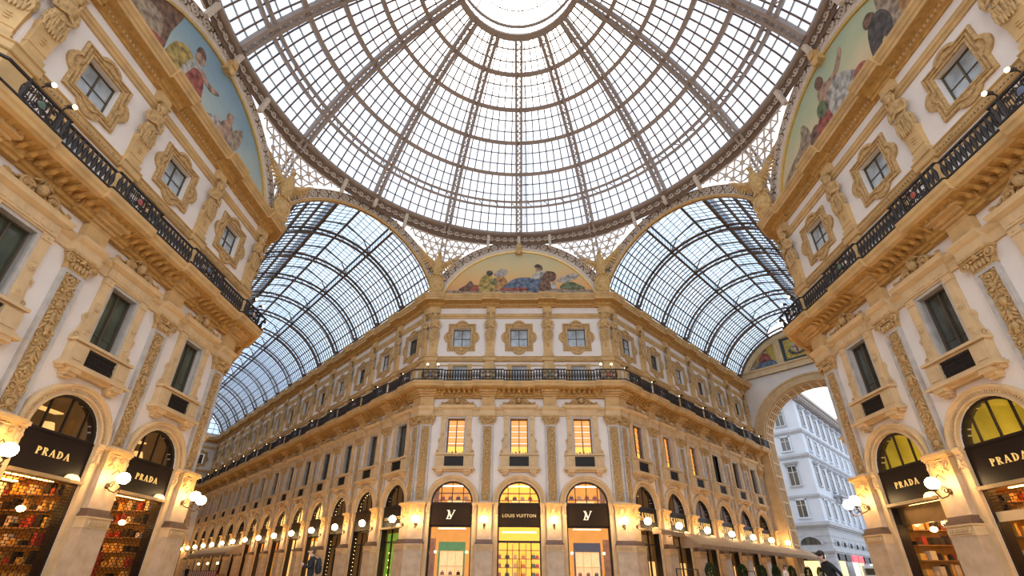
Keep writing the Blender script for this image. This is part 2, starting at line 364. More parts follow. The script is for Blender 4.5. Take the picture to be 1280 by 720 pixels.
# herm pedestal and figure
b = MB()
b.grid([[(x*w, y, z) for x, y in ((-1, 0), (-1, -d), (1, -d), (1, 0))] for w, d, z in ((.40, .30, 17.7), (.40, .30, 18.0), (.34, .22, 18.04), (.36, .24, 19.0), (.40, .32, 19.36), (.40, .32, 19.42))], caps=True)
b.box(-.36, .36, -.25, 0, 18.28, 18.33)
for i in range(3): b.ell((0, -.24, 18.62+.14*i), .14-.03*abs(i-1), .05, .05, 6, 4)
piece('herm_pedestal', b, STONE)
def figure():
    b = MB(); sec = [(19.2, .26, .20, .34), (19.38, .40, .27, .36), (19.7, .46, .30, .36), (20.05, .45, .30, .37), (20.35, .34, .24, .38), (20.55, .27, .21, .38), (20.8, .40, .29, .40), (21.0, .45, .26, .40), (21.14, .42, .21, .40), (21.23, .22, .17, .40), (21.32, .12, .12, .42), (21.42, .11, .12, .44)]
    rows = []
    for z, rx, ry, yo in sec:
        f = max(0, min(1, (20.6-z)/.6))
        rows.append([(rx*cos(a)*(1+.20*f*sin(8*a+z*2.5)), -yo+ry*sin(a)*(1+.20*f*sin(8*a+z*2.5)), z) for a in [2*pi*j/22 for j in range(22)]])
    b.grid(rows, cv=True, caps=True)
    b.ell((0, -.52, 21.56), .18, .24, .25, 10, 8); b.ell((0, -.42, 21.68), .22, .20, .20, 8, 6)
    for s in (-1, 1):
        b.ell((s*.2, -.40, 21.52), .09, .12, .2, 6, 5)
        b.ell((s*.16, -.64, 20.86), .12, .09, .11, 6, 5)
        b.tube([(s*.42, -.40, 21.06), (s*.52, -.48, 20.75), (s*.46, -.58, 20.45), (s*.22, -.70, 20.52), (s*-.05, -.73, 20.62)], [.10, .11, .10, .085, .07], 7)
        b.tube([(s*.36, -.60, 20.3), (s*.3, -.68, 20.0), (s*.42, -.60, 19.6), (s*.36, -.6, 19.3)], [.05, .08, .08, .04], 5)
    b.tube([(-.4, -.62, 20.25), (-.1, -.72, 20.1), (.25, -.70, 20.22), (.42, -.55, 20.4)], [.06, .08, .08, .05], 6)
    for i in range(5): b.ell((-.24+.12*i, -.66, 19.4-.05*(i % 2)), .06, .06, .22, 6, 5)
    b.ell((0, -.68, 21.55), .03, .05, .06, 5, 4)
    for i in range(7): b.ell((-.21+.07*i, -.52-.06*cos((i-3)*.5), 21.78-.02*abs(i-3)), .05, .07, .06, 5, 4)
    for s in (-1, 1):
        b.ell((s*.07, -.67, 21.63), .035, .03, .02, 5, 4); b.tube([(s*.2, -.5, 21.45), (s*.24, -.55, 21.2), (s*.2, -.62, 21.0)], [.06, .06, .03], 5)
        for i in range(4): b.tube([(s*(.08+.1*i), -.66+.03*i, 20.35-.05*i), (s*(.1+.1*i), -.72+.04*i, 19.9), (s*(.06+.1*i), -.66+.04*i, 19.35)], [.03, .055, .03], 5)
    b.box(-.3, .3, -.55, -.1, 21.84, 21.95)
    return b
fg = figure(); fg.v = [(x*(.92 if z < 21.3 else 1.1), y*.54-max(0, min(1, (z-20.9)/.4))*.14, z) for x, y, z in fg.v]; piece('caryatid', fg, CARVED, True)
# first-floor window parts
b = MB()
for s in (-1, 1):
    x0, x1 = sorted((s*.82, s*1.2)); b.box(x0, x1, -.16, 0, 9.42, 12.42); b.box(x0-.03, x1+.03, -.2, 0, 9.42, 9.62); b.box(x0-.02, x1+.02, -.2, 0, 12.18, 12.42)
    b.box(x0+.08, x1-.08, -.18, -.15, 9.75, 10.7); b.box(x0+.08, x1-.08, -.18, -.15, 11.2, 12.05)
    pts = [(s*1.2, 9.42), (s*1.5, 9.42), (s*1.47, 9.6), (s*1.35, 9.8), (s*1.28, 10.2), (s*1.38, 10.45), (s*1.33, 10.6), (s*1.2, 10.75)]
    b.prism(pts, -.10, 0)
    b.tube([(s*p[0], p[1], p[2]) for p in spiral(1.33, 9.62, .14, .03, 0, 1.3, 12, -.12)], .035, 5)
    b.tube([(s*p[0], p[1], p[2]) for p in spiral(1.28, 10.5, .08, .02, 0, 1.3, 9, -.12)], .03, 5)
    for z in (9.95, 10.95, 12.3): rosette(b, s*1.01, z, .11, -.19)
b.box(-1.2, 1.2, -.17, 0, 12.42, 12.5)
piece('surround', b, CREAM, True)
b = MB()
for s in (-1, 1):
    x0, x1 = sorted((s*.68, s*.82)); b.box(x0, x1, -.11, .36, 9.4, 12.42)
b.box(-.68, .68, -.11, .36, 12.28, 12.42); piece('architrave', b, MARBLE)
b = MB(); b.box(-1.24, 1.24, -.22, 0, 12.5, 12.98)
for i in range(7): b.box(-1.0+i*.3, -.8+i*.3, -.25, -.21, 12.6, 12.86)
st = [(-1.34, -.3), (-1.5, -.46)]
b.grid([[(x*w, -n, z) for x, n in ((-1, 0), (-1, nn), (1, nn), (1, 0))] for w, nn, z in ((1.26, .24, 12.98), (1.32, .32, 13.04), (1.44, .42, 13.1), (1.46, .44, 13.22), (1.5, .48, 13.3))], caps=True)
piece('lintel_cornice', b, CREAM)
b = MB(); base = [(-1.4, 13.3), (-1.25, 13.42), (-.95, 13.5), (-.7, 13.72), (-.45, 13.82), (-.25, 13.86), (0, 13.98), (.25, 13.86), (.45, 13.82), (.7, 13.72), (.95, 13.5), (1.25, 13.42), (1.4, 13.3)]
b.prism(base, -.12, 0)
for s in (-1, 1):
    b.tube([(s*p[0], p[1], p[2]) for p in spiral(.52, 13.58, .27, .04, pi*.9, -1.7, 18, -.24)], .065, 5); b.ell((s*.52, -.28, 13.58), .08, .10, .08, 6, 4)
    b.tube([(s*p[0], p[1], p[2]) for p in spiral(1.2, 13.45, .15, .03, pi*.2, 1.5, 14, -.24)], .05, 5)
    b.tube([(s*.72, -.22, 13.7), (s*.9, -.22, 13.56), (s*1.1, -.22, 13.52)], .05, 5)
    leaf(b, s*.26, 13.45, .07, .16, s*.5, -.22); leaf(b, s*.85, 13.42, .06, .12, s*1.2, -.22)
b.ell((0, -.30, 13.70), .19, .20, .25, 9, 7)
for i in range(7):
    a = pi*(i-3)/9; leaf(b, .30*sin(a), 13.90+.22*cos(a), .06, .17, a, -.2, .09)
piece('pediment', b, CARVED, True)
b = MB(); b.box(-1.5, 1.5, -.44, 0, 9.3, 9.42); b.box(-1.4, 1.4, -.3, 0, 9.22, 9.3)
for s in (-1, 1): b.box(min(s*.74, s*1.42), max(s*.74, s*1.42), -.36, 0, 8.42, 9.22); b.box(min(s*.86, s*1.3), max(s*.86, s*1.3), -.39, -.36, 8.55, 9.1)
b.box(-1.5, 1.5, -.44, 0, 8.32, 8.44); b.box(-1.6, 1.6, -.56, 0, 8.2, 8.32); b.box(-1.5, 1.5, -.3, 0, 8.08, 8.2)
for s in (-1, 1):
    x0, x1 = sorted((s*.8, s*1.32)); b.box(x0, x1, -.5, 0, 8.02, 8.2); b.box(x0+.05, x1-.05, -.38, 0, 7.9, 8.02); b.box(x0+.1, x1-.1, -.24, 0, 7.8, 7.9)
b.box(-.74, .74, -.02, .0, 8.42, 9.22)
piece('balconette', b, CREAM)
b = MB(); b.box(-.74, .74, -.27, -.24, 8.44, 8.52); b.box(-.74, .74, -.27, -.24, 9.13, 9.22); b.box(-.74, .74, -.20, -.18, 8.44, 9.22)
for i in range(15):
    x = -.69+i*.0986; b.tube([(x, -.25, 8.5), (x+.03, -.28, 8.65), (x-.02, -.26, 8.85), (x, -.25, 9.15)], .016, 4)
b.box(-.74, .74, -.27, -.24, 8.72, 8.75); b.box(-.74, .74, -.27, -.24, 8.95, 8.98)
piece('iron_grille', b, IRON)
def panes(key, hw, z0, z1, y, m):
    for s, n in ((-1, 'l'), (1, 'r')):
        b = MB(); x0, x1 = sorted((s*.03, s*(hw-.05))); b.box(x0, x1, y-.01, y+.02, z0+.05, z1-.05); piece(key+n, b, m)
for nm, m in (('dark', PANE), ('green', PANEG)): panes('p1'+nm, .68, 9.4, 12.3, .30, m)
BLIND = mat('glowing_orange_blind', (.45, .2, .05), .6, var=0, emit=(1.0, .36, .05), estr=.52)
SHELFGLOW = mat('lit_shelf_glass', (.6, .3, .05), .6, var=0, emit=(1.0, .50, .06), estr=.75)
b = MB()
for i in range(9): b.box(-.63, .63, .31+.03*(i % 2), .37, 10.15+.235*i, 10.15+.235*(i+1)-(.012 if i % 2 else .05))
piece('blind', b, BLIND)
b = MB(); b.box(-.63, .63, .34, .37, 9.42, 10.12); piece('lit_backdrop', b, SHELFGLOW)
b = MB()
for i, (x, w, h_) in enumerate(((-.5, .14, .2), (-.25, .2, .26), (.05, .12, .3), (.3, .22, .18), (.52, .12, .24))): b.prism([(x-w/2, 9.45), (x+w/2, 9.45), (x+w*.35, 9.45+h_), (x-w*.35, 9.45+h_)], .27, .32)
piece('displayed_goods', b, mat('tan_leather', (.35, .10, .03), .5, var=.2))
panes('p1clear', .68, 9.4, 12.3, .22, GLASSC)
b = MB(); b.box(-.03, .03, .2, .34, 9.4, 12.3); b.box(-.68, -.62, .2, .34, 9.4, 12.3); b.box(.62, .68, .2, .34, 9.4, 12.3); b.box(-.68, .68, .2, .34, 12.22, 12.3); b.box(-.68, .68, .2, .34, 9.4, 9.46); b.box(-.68, .68, .25, .32, 10.12, 10.15)
piece('sash', b, mat('dark_sash', (.10, .075, .05), .5, var=0))
# mezzanine window parts
b = MB()
for s in (-1, 1):
    x0, x1 = sorted((s*.63, s*.98)); b.box(x0, x1, -.10, 0, 15.05, 17.0)
    x0, x1 = sorted((s*.98, s*2.05)); b.box(x0, x1, -.05, 0, 16.86, 17.0); b.box(s*2.0-.08, s*2.0+.08, -.07, 0, 15.05, 17.0)
b.box(-.98, .98, -.12, 0, 16.9, 17.05); piece('attic_surround', b, STONE)
b = MB(); b.box(-.03, .03, .22, .3, 15.05, 16.9)
for s in (-1, 1): b.box(min(s*.57, s*.63), max(s*.57, s*.63), .22, .3, 15.05, 16.9); b.box(min(s*.28, s*.31), max(s*.28, s*.31), .24, .28, 15.05, 16.9)
b.box(-.63, .63, .24, .28, 16.3, 16.34); b.box(-.63, .63, .22, .3, 16.84, 16.9); piece('attic_sash', b, mat('white_sash', (.6, .6, .58), .5, var=0))
panes('p2', .63, 15.05, 16.9, .27, PANEL_)
# quatrefoil window parts
QC = 19.60
def quat(d):
    hx, hz, r = 1.2-d, 1.32-d, .60-d*.85; off = .27; pts = []
    hx = max(hx, .05); n = 9
    def lobe(cx, cz, a0):
        h_ = sqrt(max(r*r-(off)**2, .01)) if False else None
    # right, top, left, bottom lobes around a rectangle, counter-clockwise
    def arcs(cx, cz, amid):
        c0 = .93-d
        ha = math.acos(max(-1, min(1, .26/max(r, .27))))+.0
        return [(cx+r*cos(amid+t), cz+r*sin(amid+t)) for t in [(-ha+2*ha*i/(n-1)) for i in range(n)]]
    R_ = arcs(hx-.26, 0, 0); T_ = arcs(0, hz-.26, pi/2); L_ = arcs(-hx+.26, 0, pi); B_ = arcs(0, -hz+.26, -pi/2)
    pts = R_+[(hx, hz)]+T_+[(-hx, hz)]+L_+[(-hx, -hz)]+B_+[(hx, -hz)]
    return pts
def rectmap(pts, hx, hz):
    o = []
    for x, z in pts:
        k = max(abs(x)/hx, abs(z)/hz); o.append((x/k, z/k))
    return o
b = MB(); base = quat(0); rows = []
for d, n in ((0, 0), (0, .15), (.05, .19), (.10, .19), (.115, .08), (.18, .08), (.20, .17), (.25, .17), (.265, .07)):
    rows.append([(x, -n, QC+z) for x, z in quat(d)])
rows.append([(x, -.07, QC+z) for x, z in rectmap(quat(.27), .90, 1.0)])
rows.append([(x, -.13, QC+z) for x, z in rectmap(quat(.27), .88, .98)]); rows.append([(x, -.13, QC+z) for x, z in rectmap(quat(.27), .80, .90)])
rows.append([(x, .40, QC+z) for x, z in rectmap(quat(.27), .765, .875)])
b.grid(rows, cv=True)
qp = quat(.148)
for i in range(len(qp)):
    (xa, za), (xb, zb) = qp[i], qp[(i+1) % len(qp)]; ln = sqrt((xb-xa)**2+(zb-za)**2); k = max(1, int(ln/.075))
    for j in range(k): t = j/k; b.ell((xa+(xb-xa)*t, -.10, QC+za+(zb-za)*t), .024, .04, .024, 4, 3)
b.v = [(x, y*.72 if y < 0 else y, z) for x, y, z in b.v]; piece('quatrefoil_frame', b, CARVED, True)
b = MB()
for (cx, cz, am) in ((.93, 0, 0), (0, 1.04, pi/2), (-.93, 0, pi), (0, -1.04, -pi/2)):
    for i in range(7):
        a = am-1.25+2.5*i/6; M = Matrix.Rotation(-(pi/2-a), 4, 'Y'); b.ell((cx+.17*cos(a), -.11, QC+cz+.17*sin(a)), .035, .07, .16, 5, 4, M)
b.v = [(x, y*.72, z) for x, y, z in b.v]; piece('shell_carving', b, CARVED, True)
b = MB(); b.box(-.03, .03, .26, .36, QC-.88, QC+.88); b.box(-.77, .77, .28, .34, QC-.03, QC+.01)
for s in (-1, 1): b.box(min(s*.71, s*.77), max(s*.71, s*.77), .26, .36, QC-.88, QC+.88)
b.box(-.77, .77, .26, .36, QC+.82, QC+.88); b.box(-.77, .77, .26, .36, QC-.88, QC-.82); piece('quatrefoil_sash', b, mat('dark_sash', (.1, .075, .05)))
panes('p3', .77, QC-.88, QC+.88, .33, PANEL_); panes('p3d', .77, QC-.88, QC+.88, .33, PANE)
# modillion and dentil
b = MB()
b.grid([[(x, -n, z) for n, z in ((.3, 14.30), (.42, 14.26), (.58, 14.30), (.74, 14.42), (.92, 14.45), (1.0, 14.5), (1.0, 14.56), (.3, 14.56))] for x in (-.075, .075)], cv=True, caps=True)
for s in (-1, 1): b.tube([(s*.07, p[0], p[2]) for p in [(-.5-.12*cos(a*.9), 0, 14.32+.12*sin(a*.9)) for a in range(7)]], .03, 4)
piece('modillion', b, DEEP)
PROF = dict(
 entablature=([(0, 12.48), (.10, 12.48), (.12, 12.62), (.08, 12.66), (.10, 12.88), (.2, 12.96), (.28, 13.08), (.28, 13.18), (0, 13.2)], .26, .64, 1.0, CREAM),
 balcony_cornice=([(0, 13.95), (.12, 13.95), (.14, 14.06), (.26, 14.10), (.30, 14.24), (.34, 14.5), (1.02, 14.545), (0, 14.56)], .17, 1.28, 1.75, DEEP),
 balcony_slab=([(0, 14.55), (1.02, 14.55), (1.06, 14.58), (1.2, 14.62), (1.22, 14.78), (1.29, 14.86), (1.31, 15.02), (1.2, 15.05), (0, 15.05)], .17, 1.28, 1.75, STONE),
 fret_band=([(0, 17.25), (.16, 17.27), (.2, 17.32), (.2, 17.60), (.27, 17.65), (.27, 17.69), (0, 17.71)], .12, .52, .95, STONE),
 string_course=([(0, 21.47), (.08, 21.47), (.09, 21.62), (.16, 21.68), (.16, 21.82), (.2, 21.88), (0, 21.92)], 0, .5, .9, STONE),
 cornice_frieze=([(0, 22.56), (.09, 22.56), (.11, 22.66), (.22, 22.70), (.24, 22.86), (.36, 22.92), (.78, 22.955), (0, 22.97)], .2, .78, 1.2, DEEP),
 top_cornice=([(0, 22.96), (.78, 22.96), (.80, 23.14), (.86, 23.17), (.92, 23.30), (1.0, 23.38), (1.02, 23.52), (0, 23.55)], .2, .78, 1.2, STONE))
RAIL = [(1.16, 15.93), (1.16, 15.99), (1.26, 15.99), (1.26, 15.93)]
nwin = [0]
def windowthing(w, u, kind, parts, label, group):
    nwin[0] += 1
    e = ob('window_%d' % nwin[0], None, None, M=w['M'] @ Matrix.Translation((u, 0, 0)))
    for nm, key in parts: ob(nm, PM[key], e)
    tag(e, label, 'window', group, 'structure'); return e
WHERE = {'wall_center': 'the middle front', 'wall_left': 'the left front beside the roll-down grilles', 'wall_right': 'the right front beside the open shop',
         'wall_arcade_left': 'the long left arcade', 'wall_arcade_right': 'the right arcade above the awning', 'wall_mouth_left': 'the hidden arcade wall round the corner from the left front', 'wall_mouth_right': 'the hidden arcade wall round the corner from the right front', 'wall_back_left': 'the side passage wall by the left front', 'wall_back_right': 'the side passage wall by the right front'}
def build_wall(w):
    nm = w['name']; root = ob(nm, plaster(w), M=w['M'])
    tag(root, {'wall_center': 'white plaster front with golden stone trim between the two arcades',
        'wall_left': 'white plaster front with golden trim above the roll-down shop grilles',
        'wall_right': 'white plaster front with golden trim above the open clothing shop',
        'wall_arcade_left': 'long white and gold arcade wall running back from the middle front',
        'wall_arcade_right': 'short white and gold arcade wall above the long awning',
        'wall_mouth_left': 'arcade wall round the corner from the grille shops', 'wall_mouth_right': 'arcade wall round the corner from the open clothing shop',
        'wall_back_left': 'side passage wall beyond the grille shops with golden trim',
        'wall_back_right': 'side passage wall beyond the open clothing shop with golden trim'}[nm], 'wall', kind='structure')
    far = 'arcade' in nm
    for key, (prof, e, hb, cb, m) in PROF.items():
        ob(key, sweep(prof, stations(w, hb, e, cb)).mesh(key, m), root)
    b = MB(); u = .1
    while u < w['L']: b.box(u, u+.1, -.3, -.22, 22.70, 22.85); u += .2
    tag(ob('dentil_course', b.mesh('dentil_course', STONE), root), kind='stuff')
    b = MB(); u = .06
    while u < w['L']-.05: b.box(u, u+.09, -.225, -.19, 17.36, 17.40); b.box(u, u+.03, -.225, -.19, 17.40, 17.56); b.box(u+.06, u+.09, -.225, -.19, 17.36, 17.5); u += .15
    tag(ob('fret_pattern', b.mesh('fret_pattern', CARVED), root), kind='stuff')
    n = int(w['L']/.40)
    if far:
        b = MB(); pm = PM['modillion']; vs = [tuple(v.co) for v in pm.vertices]; fs = [tuple(p.vertices) for p in pm.polygons]
        for i in range(n): b.add(vs, fs, Matrix.Translation(((i+.5)*w['L']/n, 0, 0)))
        tag(ob('modillion_row', b.mesh('modillion_row', DEEP), root), kind='stuff')
    else:
        for i in range(n): ob('modillion', PM['modillion'], root, ((i+.5)*w['L']/n, 0, 0))
    spots = [(p, '') for p in w['pils']]
    if w['cL']: spots.append((0, '_cl'))
    if w['cR']: spots.append((w['L'], '_cr'))
    for u, sf in spots:
        uc = u+{'': 0, '_cl': .46, '_cr': -.46}[sf]
        for k in ('pedestal', 'pedestal_band', 'pedestal_moulding', 'pier', 'pier_capital', 'upper_block', 'corbel', 'attic_strip', 'frieze_block'):
            ob(k, PM[k+sf], root, (u, 0, 0))
        p = ob('pilaster', PM['pilaster'], root, (uc, 0, 0)); ob('carved_panel', PM['carved_panel'], p)
        ob('capital', PM['capital'], root, (uc+(.06 if sf == '_cl' else -.06 if sf else 0), 0, 0))
        ob('herm_pedestal', PM['herm_pedestal'], root, (uc, 0, 0)); ob('caryatid', PM['caryatid'], root, (uc, 0, 0))
    for i, u in enumerate(w['bays']):
        ob('arch_surround', PM['arch_surround'], root, (u, 0, 0)); ob('arch_jamb', PM['arch_jamb'], root, (u, 0, 0))
        lit = nm == 'wall_center' or (nm == 'wall_arcade_right' and i < 3)
        P1 = [('surround', 'surround'), ('architrave', 'architrave'), ('lintel_cornice', 'lintel_cornice'), ('pediment', 'pediment'), ('balconette', 'balconette'), ('iron_grille', 'iron_grille'), ('sash', 'sash')]
        if lit: P1 += [('blind', 'blind'), ('lit_backdrop', 'lit_backdrop'), ('pane', 'p1clearl'), ('pane', 'p1clearr')] + ([('displayed_goods', 'displayed_goods')] if nm == 'wall_center' else [])
        else:
            k = 'p1green' if nm in ('wall_left',) else 'p1dark'; P1 += [('pane', k+'l'), ('pane', k+'r')]
        windowthing(w, u, 1, P1, ('tall window glowing orange with carved pediment on ' if lit else 'tall dark window with carved pediment and balconette on ')+WHERE[nm], ('lit' if lit else 'dark')+' tall windows on '+WHERE[nm])
        windowthing(w, u, 2, [('attic_surround', 'attic_surround'), ('sash', 'attic_sash'), ('pane', 'p2l'), ('pane', 'p2r')], 'low window behind the balcony railing on '+WHERE[nm], 'low windows on '+WHERE[nm])
        d = 'p3d' if far and i % 2 else 'p3'
        windowthing(w, u, 3, [('quatrefoil_frame', 'quatrefoil_frame'), ('shell_carving', 'shell_carving'), ('sash', 'quatrefoil_sash'), ('pane', d+'l'), ('pane', d+'r')], 'square window in carved lobed golden frame on '+WHERE[nm], 'lobed windows on '+WHERE[nm])
    return root
ROOT = {k: build_wall(w) for k, w in WALLS.items()}
# ================================================================ floor
b = MB(); b.box(-110, 110, -60, 130, -.3, 0)
fm = mat('floor_marble', (.40, .31, .22), .35, var=.25, scale=.5, dirt=(.28, .19, .12))
tag(ob('floor', b.mesh('floor', fm)), 'pale marble pavement of the hall', 'floor', kind='structure')
# ================================================================ dome
DZ, DR, TH0, TH1 = 19.45, 20.95, radians(57.5), radians(13.1)
TH = [TH0+(TH1-TH0)*k/6 for k in range(7)]
def dp(th, az, R=DR, off=0.):          # point on the dome; off = sideways
    r = R*sin(th); return Vector((r*sin(az)+off*cos(az), r*cos(az)-off*sin(az), DZ+R*cos(th)))
dome = ob('ceiling_dome', None); tag(dome, 'great glass dome with steel ribs over the octagon', 'dome', kind='structure')
dome.location = (0, 0, 0)
def strip(b, ths, az, off, w, R0, R1):
    rows = []
    for t in ths: rows.append([dp(t, az, R0, off-w), dp(t, az, R0, off+w), dp(t, az, R1, off+w), dp(t, az, R1, off-w)])
    b.grid(rows, cv=True, caps=True)
ths = [TH0+(TH1-TH0)*i/36 for i in range(37)]
b = MB()
for s in (-1, 1): strip(b, ths, 0, s*.22, .10, DR-.50, DR-.02)
n = 78
for i in range(n):
    t0, t1 = TH0+(TH1-TH0)*i/n, TH0+(TH1-TH0)*(i+1)/n; s = 1 if i % 2 else -1
    b.tube([dp(t0, 0, DR-.44, s*.13), dp(t1, 0, DR-.44, -s*.13)], .04, 4)
ribm = b.mesh('rib', STEEL)
for k in range(16): ob('rib', ribm, dome, rz=-k*pi/8)
def ring(b, th, w, R0, R1, nn=96, dz=0):
    rows = []
    for k in range(nn):
        a = 2*pi*k/nn; rows.append([dp(th-w, a, R0), dp(th+w, a, R0), dp(th+w, a, R1), dp(th-w, a, R1)])
    b.grid(rows, cu=True, cv=True)
for k in range(1, 7):
    b = MB()
    if k == 1:
        ring(b, TH[1]-.012, .0045, DR-.4, DR); ring(b, TH[1]+.012, .0045, DR-.4, DR)
        for i in range(64):
            a = 2*pi*(i+.5)/64; b.tube([dp(TH[1]-.011, a, DR-.3), dp(TH[1]+.011, a+.03, DR-.3)], .04, 4)
    else: ring(b, TH[k], .0075 if k < 6 else .011, DR-.36, DR)
    ob('ring', b.mesh('ring', STEEL), dome)
b = MB(); pr = [(17.6, 30.46), (17.42, 30.52), (17.42, 30.74), (17.6, 30.9), (17.95, 30.9), (17.95, 30.46)]
b.grid([[(r*sin(2*pi*k/96), r*cos(2*pi*k/96), z) for r, z in pr] for k in range(96)], cu=True, cv=True)
ob('base_ring', b.mesh('base_ring', STEEL), dome)
# glazing bars and panes, tier by tier
NC = [9, 9, 8, 7, 6, 5]; pan = []; pale = MB()
for k in range(6):
    b = MB(); ta, tb = TH[k], TH[k+1]
    for s in range(16):
        a0 = s*pi/8
        for c in range(NC[k]+1):
            if 0 < c < NC[k]:
                az = a0+pi/8*c/NC[k]; strip(b, [ta, (ta+tb)/2, tb], az, 0, .042, DR-.09, DR)
        for r in range(3):
            t0, t1 = ta+(tb-ta)*r/3, ta+(tb-ta)*(r+1)/3
            if r < 2:
                q = NC[k]; pale.grid([[dp(t1-.0024, a0+pi/8*i/q, DR-.05), dp(t1+.0024, a0+pi/8*i/q, DR-.05), dp(t1+.0024, a0+pi/8*i/q, DR+.02), dp(t1-.0024, a0+pi/8*i/q, DR+.02)] for i in range(q+1)], cv=True)
            for c in range(NC[k]):
                aa, ab = a0+pi/8*c/NC[k], a0+pi/8*(c+1)/NC[k]
                pan.append([dp(t0, aa, DR+.03), dp(t0, ab, DR+.03), dp(t1, ab, DR+.03), dp(t1, aa, DR+.03)])
    tag(ob('glazing_bars', b.mesh('glazing_bars', BAR), dome), kind='stuff')
tag(ob('pale_glazing_bars', pale.mesh('pale_glazing_bars', PALEBAR), dome), kind='stuff')
def area(q):
    ps = [project(p) for p in q]
    if any(p is None for p in ps): return 0
    if not (-5 < ps[0][0] < 1285 and -5 < ps[0][1] < 725): return 0
    return abs(sum(ps[i][0]*ps[(i+1) % 4][1]-ps[(i+1) % 4][0]*ps[i][1] for i in range(4)))/2
def slab(q, t=.012):
    n = (q[1]-q[0]).cross(q[3]-q[0]).normalized()*t; return list(q)+[p+n for p in q]
SF = [(0, 1, 2, 3), (7, 6, 5, 4), (0, 4, 5, 1), (1, 5, 6, 2), (2, 6, 7, 3), (3, 7, 4, 0)]
def place_panes(quads, parent, inv, m, limit=300):
    quads = sorted(quads, key=area, reverse=True); big = quads[:limit]; rest = MB()
    for q in big:
        q = [inv @ p for p in q]; c = sum(q, Vector())/4; bb = MB().add([p-c for p in slab(q)], SF)
        me = bpy.data.meshes.new('glass_pane'); me.from_pydata(bb.v, [], bb.f); me.materials.append(m); ob('glass_pane', me, parent, c)
    for q in quads[limit:]: rest.add(slab([inv @ p for p in q]), SF)
    if rest.v:
        me = bpy.data.meshes.new('glass_panes'); me.from_pydata(rest.v, [], rest.f); me.materials.append(m)
        tag(ob('glass_panes', me, parent), kind='stuff')
place_panes(pan, dome, Matrix(), GLASSD)
# lantern on top of the dome
zl = DZ+DR*cos(TH1); b = MB(); r0 = DR*sin(TH1)
for z in (zl+.05, zl+1.25): b.grid([[((r0+dr)*cos(2*pi*k/64), (r0+dr)*sin(2*pi*k/64), z+dz) for dr, dz in ((-.1, 0), (.1, 0), (.1, .16), (-.1, .16))] for k in range(64)], cu=True, cv=True)
for k in range(64):
    a = 2*pi*k/64; a2 = a+2*pi/64
    b.tube([(r0*cos(a), r0*sin(a), zl+.2), (r0*cos(a2), r0*sin(a2), zl+1.25)], .03, 4); b.tube([(r0*cos(a2), r0*sin(a2), zl+.2), (r0*cos(a), r0*sin(a), zl+1.25)], .03, 4)
ob('lantern_drum', b.mesh('lantern_drum', STEEL), dome)
b = MB(); prof = [(r0, zl+1.3), (r0*.82, zl+1.9), (r0*.5, zl+2.4), (.25, zl+2.65)]
for k in range(16):
    a = 2*pi*k/16; b.tube([(r*cos(a), r*sin(a), z) for r, z in prof], .06, 4)
for r, z in prof[1:]: b.tube([(r*cos(2*pi*k/32), r*sin(2*pi*k/32), z) for k in range(32)], .05, 4, closed=True)
ob('lantern_ribs', b.mesh('lantern_ribs', STEEL), dome)
ob('lantern_glass', MB().lathe(prof, 32).mesh('lantern_glass', GLASSD), dome)
# maintenance ladder beside the far rib
b = MB(); az0, az1 = .030, .055
for a in (az0, az1): b.tube([dp(t, a*sin(TH0)/sin(t)*.9, DR-.2) for t in ths], .02, 4)
for i in range(110):
    t = TH0+(TH1-TH0)*i/110; k_ = sin(TH0)/sin(t)*.9; b.tube([dp(t, az0*k_, DR-.2), dp(t, az1*k_, DR-.2)], .018, 4)
ob('ladder', b.mesh('ladder', STEEL), dome)
# ================================================================ the drum: running-scroll band, star tracery, struts
def surf(az, z):
    k = round(az/(pi/4)); d = az-k*pi/4; ap = A0 if k % 2 == 0 else (A0+H)*S2
    ro = min(ap/cos(d), 19.3); t = max(0., min(1., (z-24.)/(30.5-24.)))
    r = ro*(1-t**1.5)+17.7*t**1.5; return Vector((r*sin(az), r*cos(az), z))
AZC, ARI, ARO = 21.35, 7.72, 8.58
def archtop(az):
    k = round(az/(pi/4)); d = az-k*pi/4; ap = A0 if k % 2 == 0 else (A0+H)*S2; u = ap*tan(abs(d)); R = ARO
    return AZC+sqrt(max(R*R-u*u, 0)) if u < R else 24.
AZR = (-radians(135-5), radians(135-5))
b = MB(); bs = MB(); n = 260
rows = []
for i in range(n+1):
    az = AZR[0]+(AZR[1]-AZR[0])*i/n; rows.append([surf(az, 29.45), surf(az, 30.5), surf(az, 30.5)*1.004, surf(az, 29.45)*1.004])
b.grid(rows, cv=True)
drum = ob('wall_drum', None); tag(drum, 'pierced metal drum carrying the dome above the arches', 'drum', kind='structure')
ob('frieze_band', b.mesh('frieze_band', FILIB), drum)
i = 0; step = .66/17.8; az = AZR[0]
while az < AZR[1]:
    c = surf(az, 30.08); er = Vector((cos(az), -sin(az), 0)); ez = Vector((0, 0, 1)); inn = Vector((-sin(az), -cos(az), 0))*.05
    pts = []
    for q in range(13):
        a = 2*pi*1.3*q/12+pi; r = .26-.018*q; pts.append(c+inn+er*(r*cos(a)+.05)+ez*r*sin(a))
    bs.tube(pts, .045, 4); bs.tube([c+inn+er*-.1+ez*-.25, c+inn+er*.14+ez*-.27, c+inn+er*.4+ez*-.12], .04, 4); az += step
tag(ob('running_scroll', bs.mesh('running_scroll', FILI), drum), kind='stuff')
